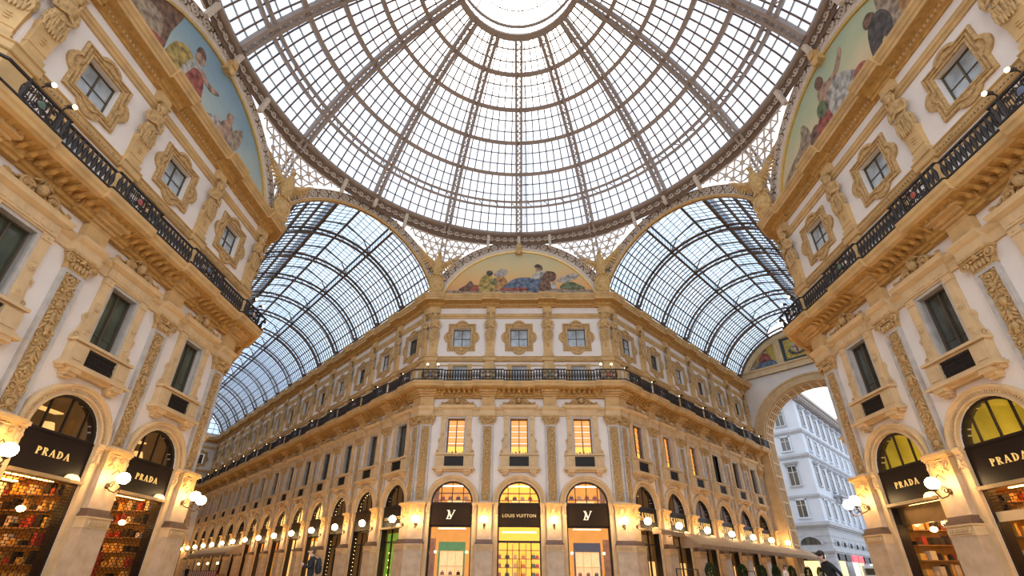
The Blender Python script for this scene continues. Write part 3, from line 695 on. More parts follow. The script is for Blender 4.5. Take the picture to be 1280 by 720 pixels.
# star tracery in the eight spandrels (three families of bars)
def inside(s, z):
    az = s/17.8; return archtop(az)+.02 < z < 29.5 and abs(((az+pi/8) % (pi/4))-0) < 9
for kc in range(-3, 3):
    a_c = (kc+.5)*pi/4; b = MB(); sp = .60; s0 = a_c*17.8
    for fam in range(3):
        an = fam*pi/3; dx, dz = cos(an), sin(an); nx, nz = -dz, dx
        for j in range(-12, 13):
            seg = []; L_ = 8.
            for q in range(161):
                t = -L_+2*L_*q/160; x = j*sp*nx+t*dx; z = 27.6+j*sp*nz+t*dz
                ok = abs(x) < 6.4 and inside(s0+x, z)
                if ok: seg.append((x, z))
                if (not ok or q == 160) and seg:
                    if len(seg) > 1:
                        ss = seg[::4]+([seg[-1]] if (len(seg)-1) % 4 else [])
                        if len(ss) > 1: b.tube([surf((s0+x_)/17.8, z_) for x_, z_ in ss], .062, 4)
                    seg = []
    for ix in range(-14, 15):
        for iz in range(-6, 7):
            x = (ix+.5*(iz % 2))*sp*1.155; z = 27.6+iz*sp
            if abs(x) < 6.2 and inside(s0+x, z) and inside(s0+x, z-.16) and inside(s0+x, z+.16):
                if (ix+iz) % 3 == 0: continue
                b.tube([surf((s0+x+.17*cos(w_*pi/4))/17.8, z+.17*sin(w_*pi/4)) for w_ in range(8)], .045, 4, closed=True)
    tag(ob('star_tracery', b.mesh('star_tracery', FILI), drum), kind='stuff')
    # strut from dome rib down to the eagle
    b = MB()
    for s in (-1, 1):
        e = Vector((cos(a_c), -sin(a_c), 0))*s*.2; d = Vector((sin(a_c), cos(a_c), 0))
        b.tube([d*17.5+e+Vector((0, 0, 30.6)), d*18.6+e+Vector((0, 0, 28.9)), d*19.2+e+Vector((0, 0, 27.2)), d*19.4+e+Vector((0, 0, 25.0))], .11, 4)
    ob('strut', b.mesh('strut', STEEL), drum)
    # glass behind the tracery
    rows = []
    for q in range(25):
        az = a_c-.36+.72*q/24; rows.append([surf(az, max(archtop(az), 24.6))*1.012, surf(az, 29.5)*1.012])
    ob('tracery_glass', MB().grid(rows).mesh('tracery_glass', GLASSD), drum)
for k in range(-2, 3):
    for d in (-9.6, 0, 9.6):
        az = k*pi/4+radians(d); zt = archtop(az)-.55; p0 = surf(az, 30.45)*.985; rr = surf(az, zt)
        b = MB(); e = Vector((cos(az), -sin(az), 0))*.13; i_ = Vector((-sin(az), -cos(az), 0))
        b.grid([[c-e+i_*.05, c+e+i_*.05, c+e+i_*.3, c-e+i_*.3] for c in (p0, p0*.4+rr*.6+i_*.05, rr+i_*.1)], cv=True, caps=True)
        ob('bracket', b.mesh('bracket', FILI), drum)
# ================================================================ the arches round the octagon
def arc(R, a0, a1, n): return [(R*cos(a0+(a1-a0)*i/n), AZC+R*sin(a0+(a1-a0)*i/n)) for i in range(n+1)]
def archband(name, prof, a0, m, parent, n=48):
    rows = [[(r*cos(a0+(pi-2*a0)*i/n), -nn, AZC+r*sin(a0+(pi-2*a0)*i/n)) for r, nn in prof] for i in range(n+1)]
    return ob(name, MB().grid(rows, cv=True, caps=True).mesh(name, m), parent)
def filigree(a0, rin, rout):
    b = MB(); rm = (rin+rout)/2; n = int(rm*(pi-2*a0)/.92)
    for i in range(n):
        a = a0+(pi-2*a0)*(i+.5)/n; cx, cz = rm*cos(a), AZC+rm*sin(a)
        b.tube([(cx+.27*cos(2*pi*q/12), -.20, cz+.27*sin(2*pi*q/12)) for q in range(12)], .045, 4, closed=True)
        for q in range(6):
            an = 2*pi*q/6+a; b.ell((cx+.13*cos(an), -.20, cz+.13*sin(an)), .05, .03, .1, 5, 4, Matrix.Rotation(-(pi/2-an), 4, 'Y'))
        for sg in (-1, 1):
            for rr in (-.22, .22):
                a2 = a+sg*.46/rm; c2 = ((rm+rr)*cos(a2), AZC+(rm+rr)*sin(a2)); b.tube(spiral(c2[0], c2[1], .15, .03, a+pi*(sg > 0), 1.2*sg, 8, -.19), .026, 4)
    for r in (rin+.05, rout-.05): b.tube([(x, -.20, z) for x, z in arc(r, a0, pi-a0, 60)], .045, 4)
    return b
aF, aA = radians(16), radians(31)
FILF = filigree(aF, ARI, ARO).mesh('filigree', FILI); FILA = filigree(aA, ARI, ARO).mesh('filigree', FILI)
def sm(pts, k=4):      # closed Catmull-Rom outline
    o = []; n = len(pts)
    for i in range(n):
        p0, p1, p2, p3 = pts[i-1], pts[i], pts[(i+1) % n], pts[(i+2) % n]
        for j in range(k):
            t = j/k; f = lambda a, b_, c, d: .5*(2*b_+(c-a)*t+(2*a-5*b_+4*c-d)*t*t+(3*b_-a-3*c+d)*t**3)
            o.append((f(p0[0], p1[0], p2[0], p3[0]), f(p0[1], p1[1], p2[1], p3[1])))
    return o
def skymat(name, stops):
    m = bpy.data.materials.new(name); m.use_nodes = True; t = m.node_tree; bs_ = t.nodes['Principled BSDF']; bs_.inputs['Roughness'].default_value = .6
    co = N(t, 'ShaderNodeTexCoord'); sx = N(t, 'ShaderNodeSeparateXYZ'); mr = N(t, 'ShaderNodeMapRange'); mr.inputs[1].default_value = 23.5; mr.inputs[2].default_value = 28.8
    no = N(t, 'ShaderNodeTexNoise'); no.inputs['Scale'].default_value = .8; no.inputs['Detail'].default_value = 5
    ma = N(t, 'ShaderNodeMath', operation='MULTIPLY_ADD', i_1=.5, i_2=-.25); ad = N(t, 'ShaderNodeMath', operation='ADD'); r = N(t, 'ShaderNodeValToRGB')
    el = r.color_ramp.elements
    while len(el) < len(stops): el.new(.5)
    for e, (p, c) in zip(el, stops): e.position = p; e.color = (*c, 1)
    k = t.links.new; k(co.outputs['Object'], sx.inputs[0]); k(sx.outputs[2], mr.inputs[0]); k(co.outputs['Object'], no.inputs['Vector']); k(no.outputs[0], ma.inputs[0])
    k(mr.outputs[0], ad.inputs[0]); k(ma.outputs[0], ad.inputs[1]); k(ad.outputs[0], r.inputs[0]); k(r.outputs[0], bs_.inputs['Base Color']); return m
SKY = {'wall_center': [(.0, (.72, .32, .16)), (.35, (.80, .46, .17)), (.75, (.68, .55, .28)), (1., (.58, .52, .32))],
       'wall_left': [(.0, (.62, .60, .40)), (.35, (.42, .50, .46)), (.75, (.26, .38, .44)), (1., (.22, .34, .42))],
       'wall_right': [(.0, (.70, .42, .22)), (.35, (.72, .58, .34)), (.7, (.50, .54, .32)), (1., (.42, .50, .36))]}
def pig(name, c): return mat('mosaic_'+name, tuple(.82*v+.05 for v in c), .65, var=.42, scale=3.)
YEL, BLU, WHT, BRN, GRN, RED, ORG, DRK, SKN, TAN, SMK = (pig('yellow', (.62, .42, .08)), pig('slate_blue', (.17, .22, .31)), pig('white', (.68, .62, .52)), pig('brown', (.26, .12, .05)), pig('olive', (.20, .24, .09)), pig('red', (.50, .10, .05)), pig('orange', (.66, .30, .08)), pig('dark', (.10, .07, .05)), pig('flesh', (.60, .36, .22)), pig('tan', (.50, .36, .22)), pig('haze', (.66, .56, .46)))
FIGS = {
 'wall_center': [(SMK, 'cloud', [(-2.2, 2.0), (-1.6, 2.5), (-1.0, 2.35), (-1.2, 1.8), (-1.9, 1.7)]), (SMK, 'cloud', [(3.2, 1.3), (4.2, 1.9), (5.2, 2.0), (5.0, 1.5), (4.0, 1.1)]),
   (TAN, 'rock', [(-6.4, 0), (-6.2, .3), (-3, .45), (0, .35), (3, .45), (6.2, .35), (6.4, 0)]), (BRN, 'fruit', [(-5.2, .3), (-4.6, .9), (-4.2, 1.3), (-3.9, .9), (-3.3, .8), (-3.2, .3)]), (RED, 'fruit', [(-4.2, .3), (-3.8, .8), (-3.2, .6), (-3.1, .3)]),
   (ORG, 'rock', [(-2.3, .6), (-2.2, 1.5), (-1.6, 1.75), (-1.1, 1.4), (-1.0, .6)]), (YEL, 'robe', [(-3.4, .25), (-3.4, 1.3), (-3.05, 1.85), (-2.5, 1.85), (-2.15, 1.3), (-2.2, .3)]), (GRN, 'sleeve', [(-2.3, .9), (-2.15, 1.5), (-1.9, 1.2), (-2.0, .8)]), (DRK, 'head', [(-2.8, 1.85), (-2.85, 2.2), (-2.6, 2.35), (-2.3, 2.2), (-2.4, 1.85)]),
   (RED, 'rug', [(-1.6, .3), (-1.2, .6), (.5, .6), (.8, .3)]), (BRN, 'chest', [(1.5, .35), (1.6, 1.1), (2.6, 1.15), (2.7, .4)]), (BLU, 'skirt', [(-1.3, .55), (-.6, 1.35), (.4, 1.6), (1.6, 1.5), (2.0, 1.2), (1.7, .9), (1.6, .1), (.9, .25), (.5, .6), (-.4, .55)]),
   (BRN, 'bundle', [(1.9, 1.3), (2.0, 2.0), (2.5, 2.25), (3.1, 2.1), (3.25, 1.6), (2.9, 1.2)]), (WHT, 'blouse', [(1.0, 1.5), (1.5, 2.1), (1.9, 2.3), (2.3, 2.2), (2.1, 1.8), (1.75, 1.45)]), (SKN, 'face', [(1.5, 2.3), (1.5, 2.75), (1.85, 2.8), (1.95, 2.4), (1.75, 2.2)]), (DRK, 'hair', [(1.35, 2.7), (1.6, 2.98), (2.0, 2.8), (2.05, 2.35), (1.85, 2.6)]),
   (GRN, 'bush', [(3.6, .5), (3.9, 1.0), (4.6, 1.1), (5.2, .8), (5.6, .45)]), (WHT, 'jar', [(2.8, .45), (2.75, .9), (3.0, 1.15), (3.2, .9), (3.15, .45)])],
 'wall_left': [(BRN, 'masonry', [(-6.3, .1), (-6.0, 2.0), (-5.2, 3.4), (-3.6, 4.3), (-3.2, 3.8), (-3.4, 2.2), (-3.6, .2)]), (TAN, 'masonry', [(-5.6, .2), (-5.4, 1.6), (-4.0, 2.2), (-3.8, .3)]), (RED, 'flowers', [(-4.4, .3), (-4.2, 1.0), (-3.6, 1.2), (-3.2, .6), (-3.4, .2)]),
   (YEL, 'robe', [(-3.2, .4), (-3.1, 1.9), (-2.5, 2.6), (-1.9, 2.5), (-2.0, 1.6), (-2.2, .4)]), (WHT, 'drape', [(-2.3, .5), (-2.1, 2.0), (-1.7, 2.7), (-1.3, 2.5), (-1.5, 1.6), (-1.7, .4)]), (RED, 'skirt', [(-2.0, .2), (-1.8, 1.7), (-1.5, 2.3), (-.9, 2.2), (-.6, 1.2), (-.4, .2)]), (SKN, 'arm', [(-1.2, 2.7), (-.6, 2.5), (.1, 2.7), (.3, 2.6), (-.3, 2.2), (-1.1, 2.3)]), (SKN, 'face', [(-1.8, 2.7), (-1.8, 3.3), (-1.4, 3.4), (-1.2, 2.9)]), (BRN, 'hair', [(-1.9, 3.1), (-1.8, 3.6), (-1.4, 3.6), (-1.25, 3.25), (-1.6, 3.3)]),
   (SMK, 'cloud', [(.0, .2), (.3, 1.2), (1.0, 1.5), (1.6, .8), (3.4, .8), (5.0, 1.0), (6.2, .2)]), (SKN, 'child', [(1.1, .5), (1.1, 1.6), (1.5, 2.2), (1.9, 2.1), (2.2, 1.4), (2.4, .6)]), (SKN, 'face', [(1.35, 2.2), (1.4, 2.7), (1.75, 2.7), (1.8, 2.25)]), (TAN, 'wing', [(2.0, 1.0), (2.2, 2.2), (2.7, 2.7), (2.9, 2.0), (2.6, 1.0)]), (BLU, 'cloth', [(1.4, .2), (1.5, .9), (2.2, 1.0), (2.8, .3)])],
 'wall_right': [(TAN, 'rock', [(-6.4, 0), (-6.2, .8), (-4.8, 1.5), (-3.6, 1.9), (-3.0, 2.8), (-2.6, 2.4), (-2.4, 1.4), (-1.6, 1.2), (-1.5, 0)]), (BRN, 'rock', [(-3.0, .2), (-2.7, 1.4), (-2.0, 1.8), (-1.2, .8), (-1.2, .1)]), (ORG, 'figure', [(-4.4, .2), (-4.2, 1.0), (-3.4, 1.4), (-2.8, .9), (-2.9, .2)]), (RED, 'cloth', [(-2.2, .5), (-1.9, 1.5), (-1.2, 2.0), (-.6, 1.7), (-.9, .8), (-1.4, .3)]),
   (SKN, 'torso', [(-1.1, 1.7), (-1.2, 2.9), (-.9, 3.3), (-.4, 3.2), (-.2, 2.4), (-.5, 1.6)]), (SKN, 'arm', [(-.6, 3.1), (.2, 3.0), (.8, 3.4), (1.1, 3.8), (1.15, 3.4), (.5, 2.7), (-.4, 2.6)]), (BRN, 'head', [(-1.0, 3.3), (-1.05, 3.8), (-.7, 4.0), (-.45, 3.6), (-.6, 3.2)]), (WHT, 'drape', [(-.7, 1.0), (-.6, 2.2), (0, 2.6), (.7, 2.4), (1.5, 1.4), (1.9, .6), (.6, .5)]), (GRN, 'leaves', [(-1.6, 1.8), (-1.5, 2.4), (-1.0, 2.5), (-.8, 1.9), (-1.2, 1.6)]),
   (TAN, 'trunk', [(3.4, .1), (3.5, 2.6), (3.9, 4.2), (4.6, 3.9), (4.7, 2.0), (4.9, .1)]), (ORG, 'trunk', [(4.4, .1), (4.5, 2.0), (5.4, 2.6), (6.2, 1.2), (6.4, .1)]), (DRK, 'figure', [(2.4, .8), (2.6, 2.0), (3.0, 2.6), (3.6, 2.5), (3.9, 1.6), (3.5, .4), (3.2, 1.2), (2.7, .6)]), (BRN, 'head', [(2.7, 2.5), (2.7, 3.0), (3.1, 3.1), (3.3, 2.7)]), (RED, 'flowers', [(.9, .9), (1.4, 1.5), (2.0, 1.3), (1.6, .8)])]}
LBL = {'wall_center': 'painted lunette with sunset sky and reclining figure over the middle front', 'wall_left': 'painted lunette with blue sky and red-robed figure above left front', 'wall_right': 'painted lunette with greenish sky and reaching figure above right front'}
for nm in ('wall_center', 'wall_left', 'wall_right'):
    M = WALLS[nm]['M'] @ Matrix.Translation((H, 0, 0))
    e = ob('mosaic_lunette', None, M=M); tag(e, LBL[nm], 'mosaic')
    a0 = math.asin((23.3-AZC)/7.45)
    poly = arc(7.45, a0, pi-a0, 40); bb = MB(); bb.prism(poly, -.02, .3); ob('picture', bb.mesh('picture', skymat('mosaic_sky_'+nm, SKY[nm])), e)
    for i, (m_, pn, pts) in enumerate(FIGS[nm]):
        ob('painted_'+pn, MB().prism([(x*1.06, z*(1.08 if nm == 'wall_center' else 1.1)+(24.1 if nm == 'wall_center' else 23.75)) for x, z in sm(pts)], -.03-.004*i, .0).mesh('painted_'+pn, m_, True), e)
    archband('gilt_moulding', [(7.34, 0), (7.34, .14), (7.44, .18), (7.44, 0)], a0-.01, GOLD, e)
    archband('white_moulding', [(7.44, 0), (7.44, .2), (7.60, .24), (7.66, .2), (7.74, .2), (7.74, 0)], a0-.01, FILI, e)
    b = MB(); b.box(-.28, .28, -.5, .05, AZC+7.1, AZC+7.75); b.box(-.2, .2, -.62, 0, AZC+7.5, AZC+8.0); b.ell((0, -.5, AZC+7.1), .22, .15, .25, 8, 6); ob('keystone', b.mesh('keystone', GILT), e)
    e2 = ob('trim_%d' % (['wall_center', 'wall_left', 'wall_right'].index(nm)+1), None, M=M); tag(e2, 'cast metal arch of cream scrolls and rosettes over '+{'wall_center': 'the reclining figure', 'wall_left': 'the red-robed figure', 'wall_right': 'the reaching figure'}[nm], 'arch', kind='structure')
    archband('arch_rib', [(ARI, -.1), (ARI, .16), (ARO, .16), (ARO, -.1)], aF, FILIB, e2); ob('filigree', FILF, e2)
ARM = {'right': Matrix.Translation(((A0+H)/2, (A0+H)/2, 0)) @ Matrix.Rotation(-pi/4, 4, 'Z'), 'left': Matrix.Translation((-(A0+H)/2, (A0+H)/2, 0)) @ Matrix.Rotation(pi/4, 4, 'Z')}
for i, sd in enumerate(('left', 'right')):
    e = ob('trim_%d' % (i+4), None, M=ARM[sd]); tag(e, 'cast metal arch of cream scrolls at the mouth of the %s glass vault' % ('long left' if sd == 'left' else 'short right'), 'arch', kind='structure')
    archband('arch_rib', [(ARI, -.1), (ARI, .16), (ARO, .16), (ARO, -.1)], aA, FILIB, e); ob('filigree', FILA, e)
    a1 = math.asin((24.2-AZC)/7.5)
    archband('soffit', [(7.6, -.16), (7.6, .12), (7.72, .2), (7.72, -.16)], a1, GILT, e)
    b = MB()
    for q in range(60):
        a = a1+(pi-2*a1)*(q+.5)/60; b.box(-.11, .11, -.03, .03, -.02, .04, Matrix.Translation((7.6*cos(a), .0, AZC+7.6*sin(a))) @ Matrix.Rotation(pi/2-a, 4, 'Y'))
    tag(ob('soffit_studs', b.mesh('soffit_studs', FILIB), e), kind='stuff')
# ================================================================ eagles on the corners
def eagle():
    body = MB(); sec = [(25.4, .10, .10, -.1), (25.6, .30, .24, -.1), (26.1, .44, .36, -.14), (26.7, .46, .38, -.2), (27.1, .34, .30, -.26), (27.35, .2, .2, -.32), (27.55, .16, .17, -.38)]
    body.grid([[(rx*cos(a), yo+ry*sin(a), z) for a in [2*pi*j/14 for j in range(14)]] for z, rx, ry, yo in sec], cv=True, caps=True)
    body.ell((0, -.42, 27.72), .18, .24, .2, 9, 7); body.tube([(0, -.6, 27.72), (0, -.78, 27.68), (0, -.82, 27.56)], [.09, .06, .02], 6)
    for s in (-1, 1):
        body.tube([(s*.2, -.2, 25.8), (s*.26, -.34, 25.5), (s*.3, -.42, 25.35)], [.16, .11, .08], 6)
        for i in range(3): body.tube([(s*(.22+.07*i), -.42, 25.38), (s*(.2+.09*i), -.52, 25.3)], .04, 4)
    for i in range(5): body.ell(((i-2)*.13, .0, 25.3), .08, .05, .42, 6, 4, Matrix.Rotation((i-2)*.18, 4, 'Y'))
    wing = MB()
    wing.tube([(.28, -.1, 26.7), (.75, -.1, 27.05), (1.2, -.08, 27.45), (1.55, -.02, 28.0)], [.22, .22, .18, .06], 7)
    for i in range(11):
        t = i/10; x, z = .35+1.2*t, 26.75+1.2*t; an = radians(170-125*t); ln = .55+.25*t
        wing.ell((x+ln*.55*sin(an), .0, z+ln*.55*cos(an)), .11, .04, ln*.72, 6, 5, Matrix.Rotation(an, 4, 'Y'))
        wing.ell((x+.25*sin(an), -.08, z+.25*cos(an)), .10, .05, .28, 6, 4, Matrix.Rotation(an, 4, 'Y'))
    sh = MB(); sh.ell((0, -.12, 24.5), .62, .34, .86, 14, 9); sh.tube([(.58*cos(2*pi*i/18), -.30, 24.5+.8*sin(2*pi*i/18)) for i in range(18)], .09, 5, closed=True)
    for s in (-1, 1): sh.tube([(s*p[0], p[1], p[2]) for p in spiral(.5, 25.2, .22, .04, pi, -1.3, 12, -.2)], .08, 5); sh.tube([(s*p[0], p[1], p[2]) for p in spiral(.5, 23.85, .2, .04, pi, 1.3, 12, -.2)], .08, 5)
    sh.box(-.5, .5, -.3, .4, 23.55, 23.8); sh.ell((0, -.42, 24.55), .34, .12, .5, 8, 6)
    return body.mesh('body', GILT, True), wing.mesh('wing', GILT, True), sh.mesh('shield', GILT, True)
EB, EW, ES = eagle()
for x, y, lab in ((-H, A0, 'between the long left vault and middle lunette'), (H, A0, 'between the middle lunette and short right vault'), (-A0, H, 'between the left front and long left vault'), (A0, H, 'between the right front and short right vault')):
    az = atan2(x, y); k = .955
    e = ob('eagle_statue', None, loc=(x*k, y*k, 0), rz=-az); tag(e, 'gilded winged eagle on an oval shield '+lab, 'statue', 'gilded eagles under the dome')
    ob('body', EB, e); ob('shield', ES, e); ob('wing', EW, e); ob('wing', EW, e, scale=(-1, 1, 1))
# ================================================================ glass barrel vaults over the two arcades
VR, VZ = 7.75, 21.65; A_S, A_T = math.asin(7.1/VR), math.asin(2.65/VR)
RIDGE = [(2.66, VZ+VR*cos(A_T)), (2.66, VZ+VR*cos(A_T)+1.0), (0, VZ+VR*cos(A_T)+2.1)]
def vp(a, y, R=VR): return Vector((R*sin(a), y, VZ+R*cos(a)))
def vault(sd, ts, L_):
    e = ob('ceiling_vault_'+sd, None, M=ARM[sd]); tag(e, 'glass barrel vault with raised ridge over the %s arcade' % ('long left' if sd == 'left' else 'short right'), 'glass roof', kind='structure')
    b = MB(); n = 34
    angs = [-A_S+2*A_S*i/n for i in range(n+1)]
    def bar(R0, R1, w):
        b.grid([[vp(a, -w, R0), vp(a, w, R0), vp(a, w, R1), vp(a, -w, R1)] for a in angs], cv=True, caps=True)
    bar(VR-.10, VR+.02, .12); bar(VR-.54, VR-.44, .12)
    for i in range(n+1): b.tube([vp(angs[i], 0, VR-.48), vp(angs[i], 0, VR-.03)], .035, 4)
    for s in (-1, 1):
        b.box(min(s*6.7, s*7.15), max(s*6.7, s*7.15), -.14, .14, 24.1, 24.8); b.box(min(s*6.75, s*6.95), max(s*6.75, s*6.95), -.1, .1, 23.5, 24.1)
        q = [(s*2.66, RIDGE[0][1]-.3), (s*2.5, RIDGE[0][1]+.4), (s*1.9, RIDGE[1][1]+.25), (s*1.0, RIDGE[1][1]+.62), (0, RIDGE[2][1]-.2)]
        b.tube([(x, 0, z) for x, z in q], .055, 4); b.tube([(s*2.66, 0, RIDGE[0][1]), (s*2.66, 0, RIDGE[1][1]), (0, 0, RIDGE[2][1])], .055, 4)
        b.tube([(s*2.66, 0, RIDGE[0][1]), (s*1.9, 0, RIDGE[1][1]+.25)], .04, 4)
    rib = b.mesh('rib', VSTEEL)
    for t in ts: ob('rib', rib, e, (0, t, 0))
    # purlins run the whole length
    for s in (-1, 1):
        for i in range(6):
            a = s*(A_T+(A_S-A_T)*i/5); b = MB(); w = .05 if i else .11
            b.grid([[vp(a, y, VR-.18)+Vector((-w, 0, 0)), vp(a, y, VR-.18)+Vector((w, 0, 0)), vp(a, y, VR)+Vector((w, 0, 0)), vp(a, y, VR)+Vector((-w, 0, 0))] for y in (.1, L_)], cv=True, caps=True)
            ob('purlin', b.mesh('purlin', VSTEEL), e)
        b = MB(); b.box(s*2.66-.07, s*2.66+.07, .1, L_, RIDGE[1][1]-.08, RIDGE[1][1]+.08); ob('purlin', b.mesh('purlin', VSTEEL), e)
    b = MB(); b.box(-.09, .09, .1, L_, RIDGE[2][1]-.15, RIDGE[2][1]); ob('ridge_beam', b.mesh('ridge_beam', VSTEEL), e)
    ed = [.1]+list(ts)+([L_] if L_-ts[-1] > .5 else []); pn = []; bars = MB(); pl = MB(); M = ARM[sd]
    for i in range(len(ed)-1):
        y0, y1 = ed[i], ed[i+1]; nc = max(2, round((y1-y0)/.53))
        for c in range(nc):
            ya, yb = y0+(y1-y0)*c/nc, y0+(y1-y0)*(c+1)/nc
            for s in (-1, 1):
                if c:
                    bars.grid([[vp(s*a, ya-.03, VR-.09), vp(s*a, ya+.03, VR-.09), vp(s*a, ya+.03, VR), vp(s*a, ya-.03, VR)] for a in [A_T+(A_S-A_T)*q/8 for q in range(9)]], cv=True)
                    bars.tube([(s*RIDGE[0][0], ya, RIDGE[0][1]), (s*RIDGE[1][0], ya, RIDGE[1][1]), (0, ya, RIDGE[2][1])], .028, 4)
                for r in range(10):
                    a0, a1 = s*(A_T+(A_S-A_T)*r/10), s*(A_T+(A_S-A_T)*(r+1)/10); q = [vp(a0, ya, VR+.02), vp(a0, yb, VR+.02), vp(a1, yb, VR+.02), vp(a1, ya, VR+.02)]
                    pn.append([M @ p for p in q])
                for r in range(4):
                    k0, k1 = r/4, (r+1)/4; z0, z1 = RIDGE[1][1], RIDGE[2][1]
                    q = [Vector((s*2.66*(1-k0), ya, z0+(z1-z0)*k0+.03)), Vector((s*2.66*(1-k0), yb, z0+(z1-z0)*k0+.03)), Vector((s*2.66*(1-k1), yb, z0+(z1-z0)*k1+.03)), Vector((s*2.66*(1-k1), ya, z0+(z1-z0)*k1+.03))]
                    pn.append([M @ p for p in q])
                q = [Vector((s*2.68, ya, RIDGE[0][1])), Vector((s*2.68, yb, RIDGE[0][1])), Vector((s*2.68, yb, RIDGE[1][1])), Vector((s*2.68, ya, RIDGE[1][1]))]; pn.append([M @ p for p in q])
    for s in (-1, 1):
        for r in range(1, 10):
            if r % 2:
                a = s*(A_T+(A_S-A_T)*r/10); pl.tube([vp(a, .1, VR-.03), vp(a, L_, VR-.03)], .03, 4)
        for r in range(1, 4): k0 = r/4; pl.tube([(s*2.66*(1-k0), y, RIDGE[1][1]+1.1*k0) for y in (.1, L_)], .028, 4)
    tag(ob('glazing_bars', bars.mesh('glazing_bars', BAR), e), kind='stuff'); tag(ob('glass_joints', pl.mesh('glass_joints', VSTEEL), e), kind='stuff')
    place_panes(pn, e, M.inverted(), GLASSV)
    # glazed gable behind the last rib
    b = MB()
    for i in range(15):
        x = -6.6+13.2*i/14; zt = VZ+sqrt(max(VR*VR-x*x, 0)); b.box(x-.03, x+.03, L_-.1, L_, 24.3 if sd == 'left' else zt-.02, zt)
    if sd == 'left':
        for z in (25.2, 26.2, 27.2, 28.2): hx = sqrt(VR*VR-(z-VZ)**2); b.box(-hx, hx, L_-.1, L_, z-.04, z+.04)
        ob('gable_glass', MB().prism([(VR*sin(a), VZ+VR*cos(a)) for a in angs]+[(7.1, 24.3), (-7.1, 24.3)], L_, L_+.02).mesh('gable_glass', GLASSV), e)
        ob('gable_bars', b.mesh('gable_bars', VSTEEL), e)
    return e
vault('right', rp[:], LR); vault('left', [t for t in lp], LL)
ORD = ['first', 'second', 'third', 'fourth', 'fifth', 'sixth', 'seventh', 'eighth', 'ninth', 'tenth', 'eleventh', 'twelfth', 'thirteenth', 'fourteenth', 'fifteenth', 'sixteenth']
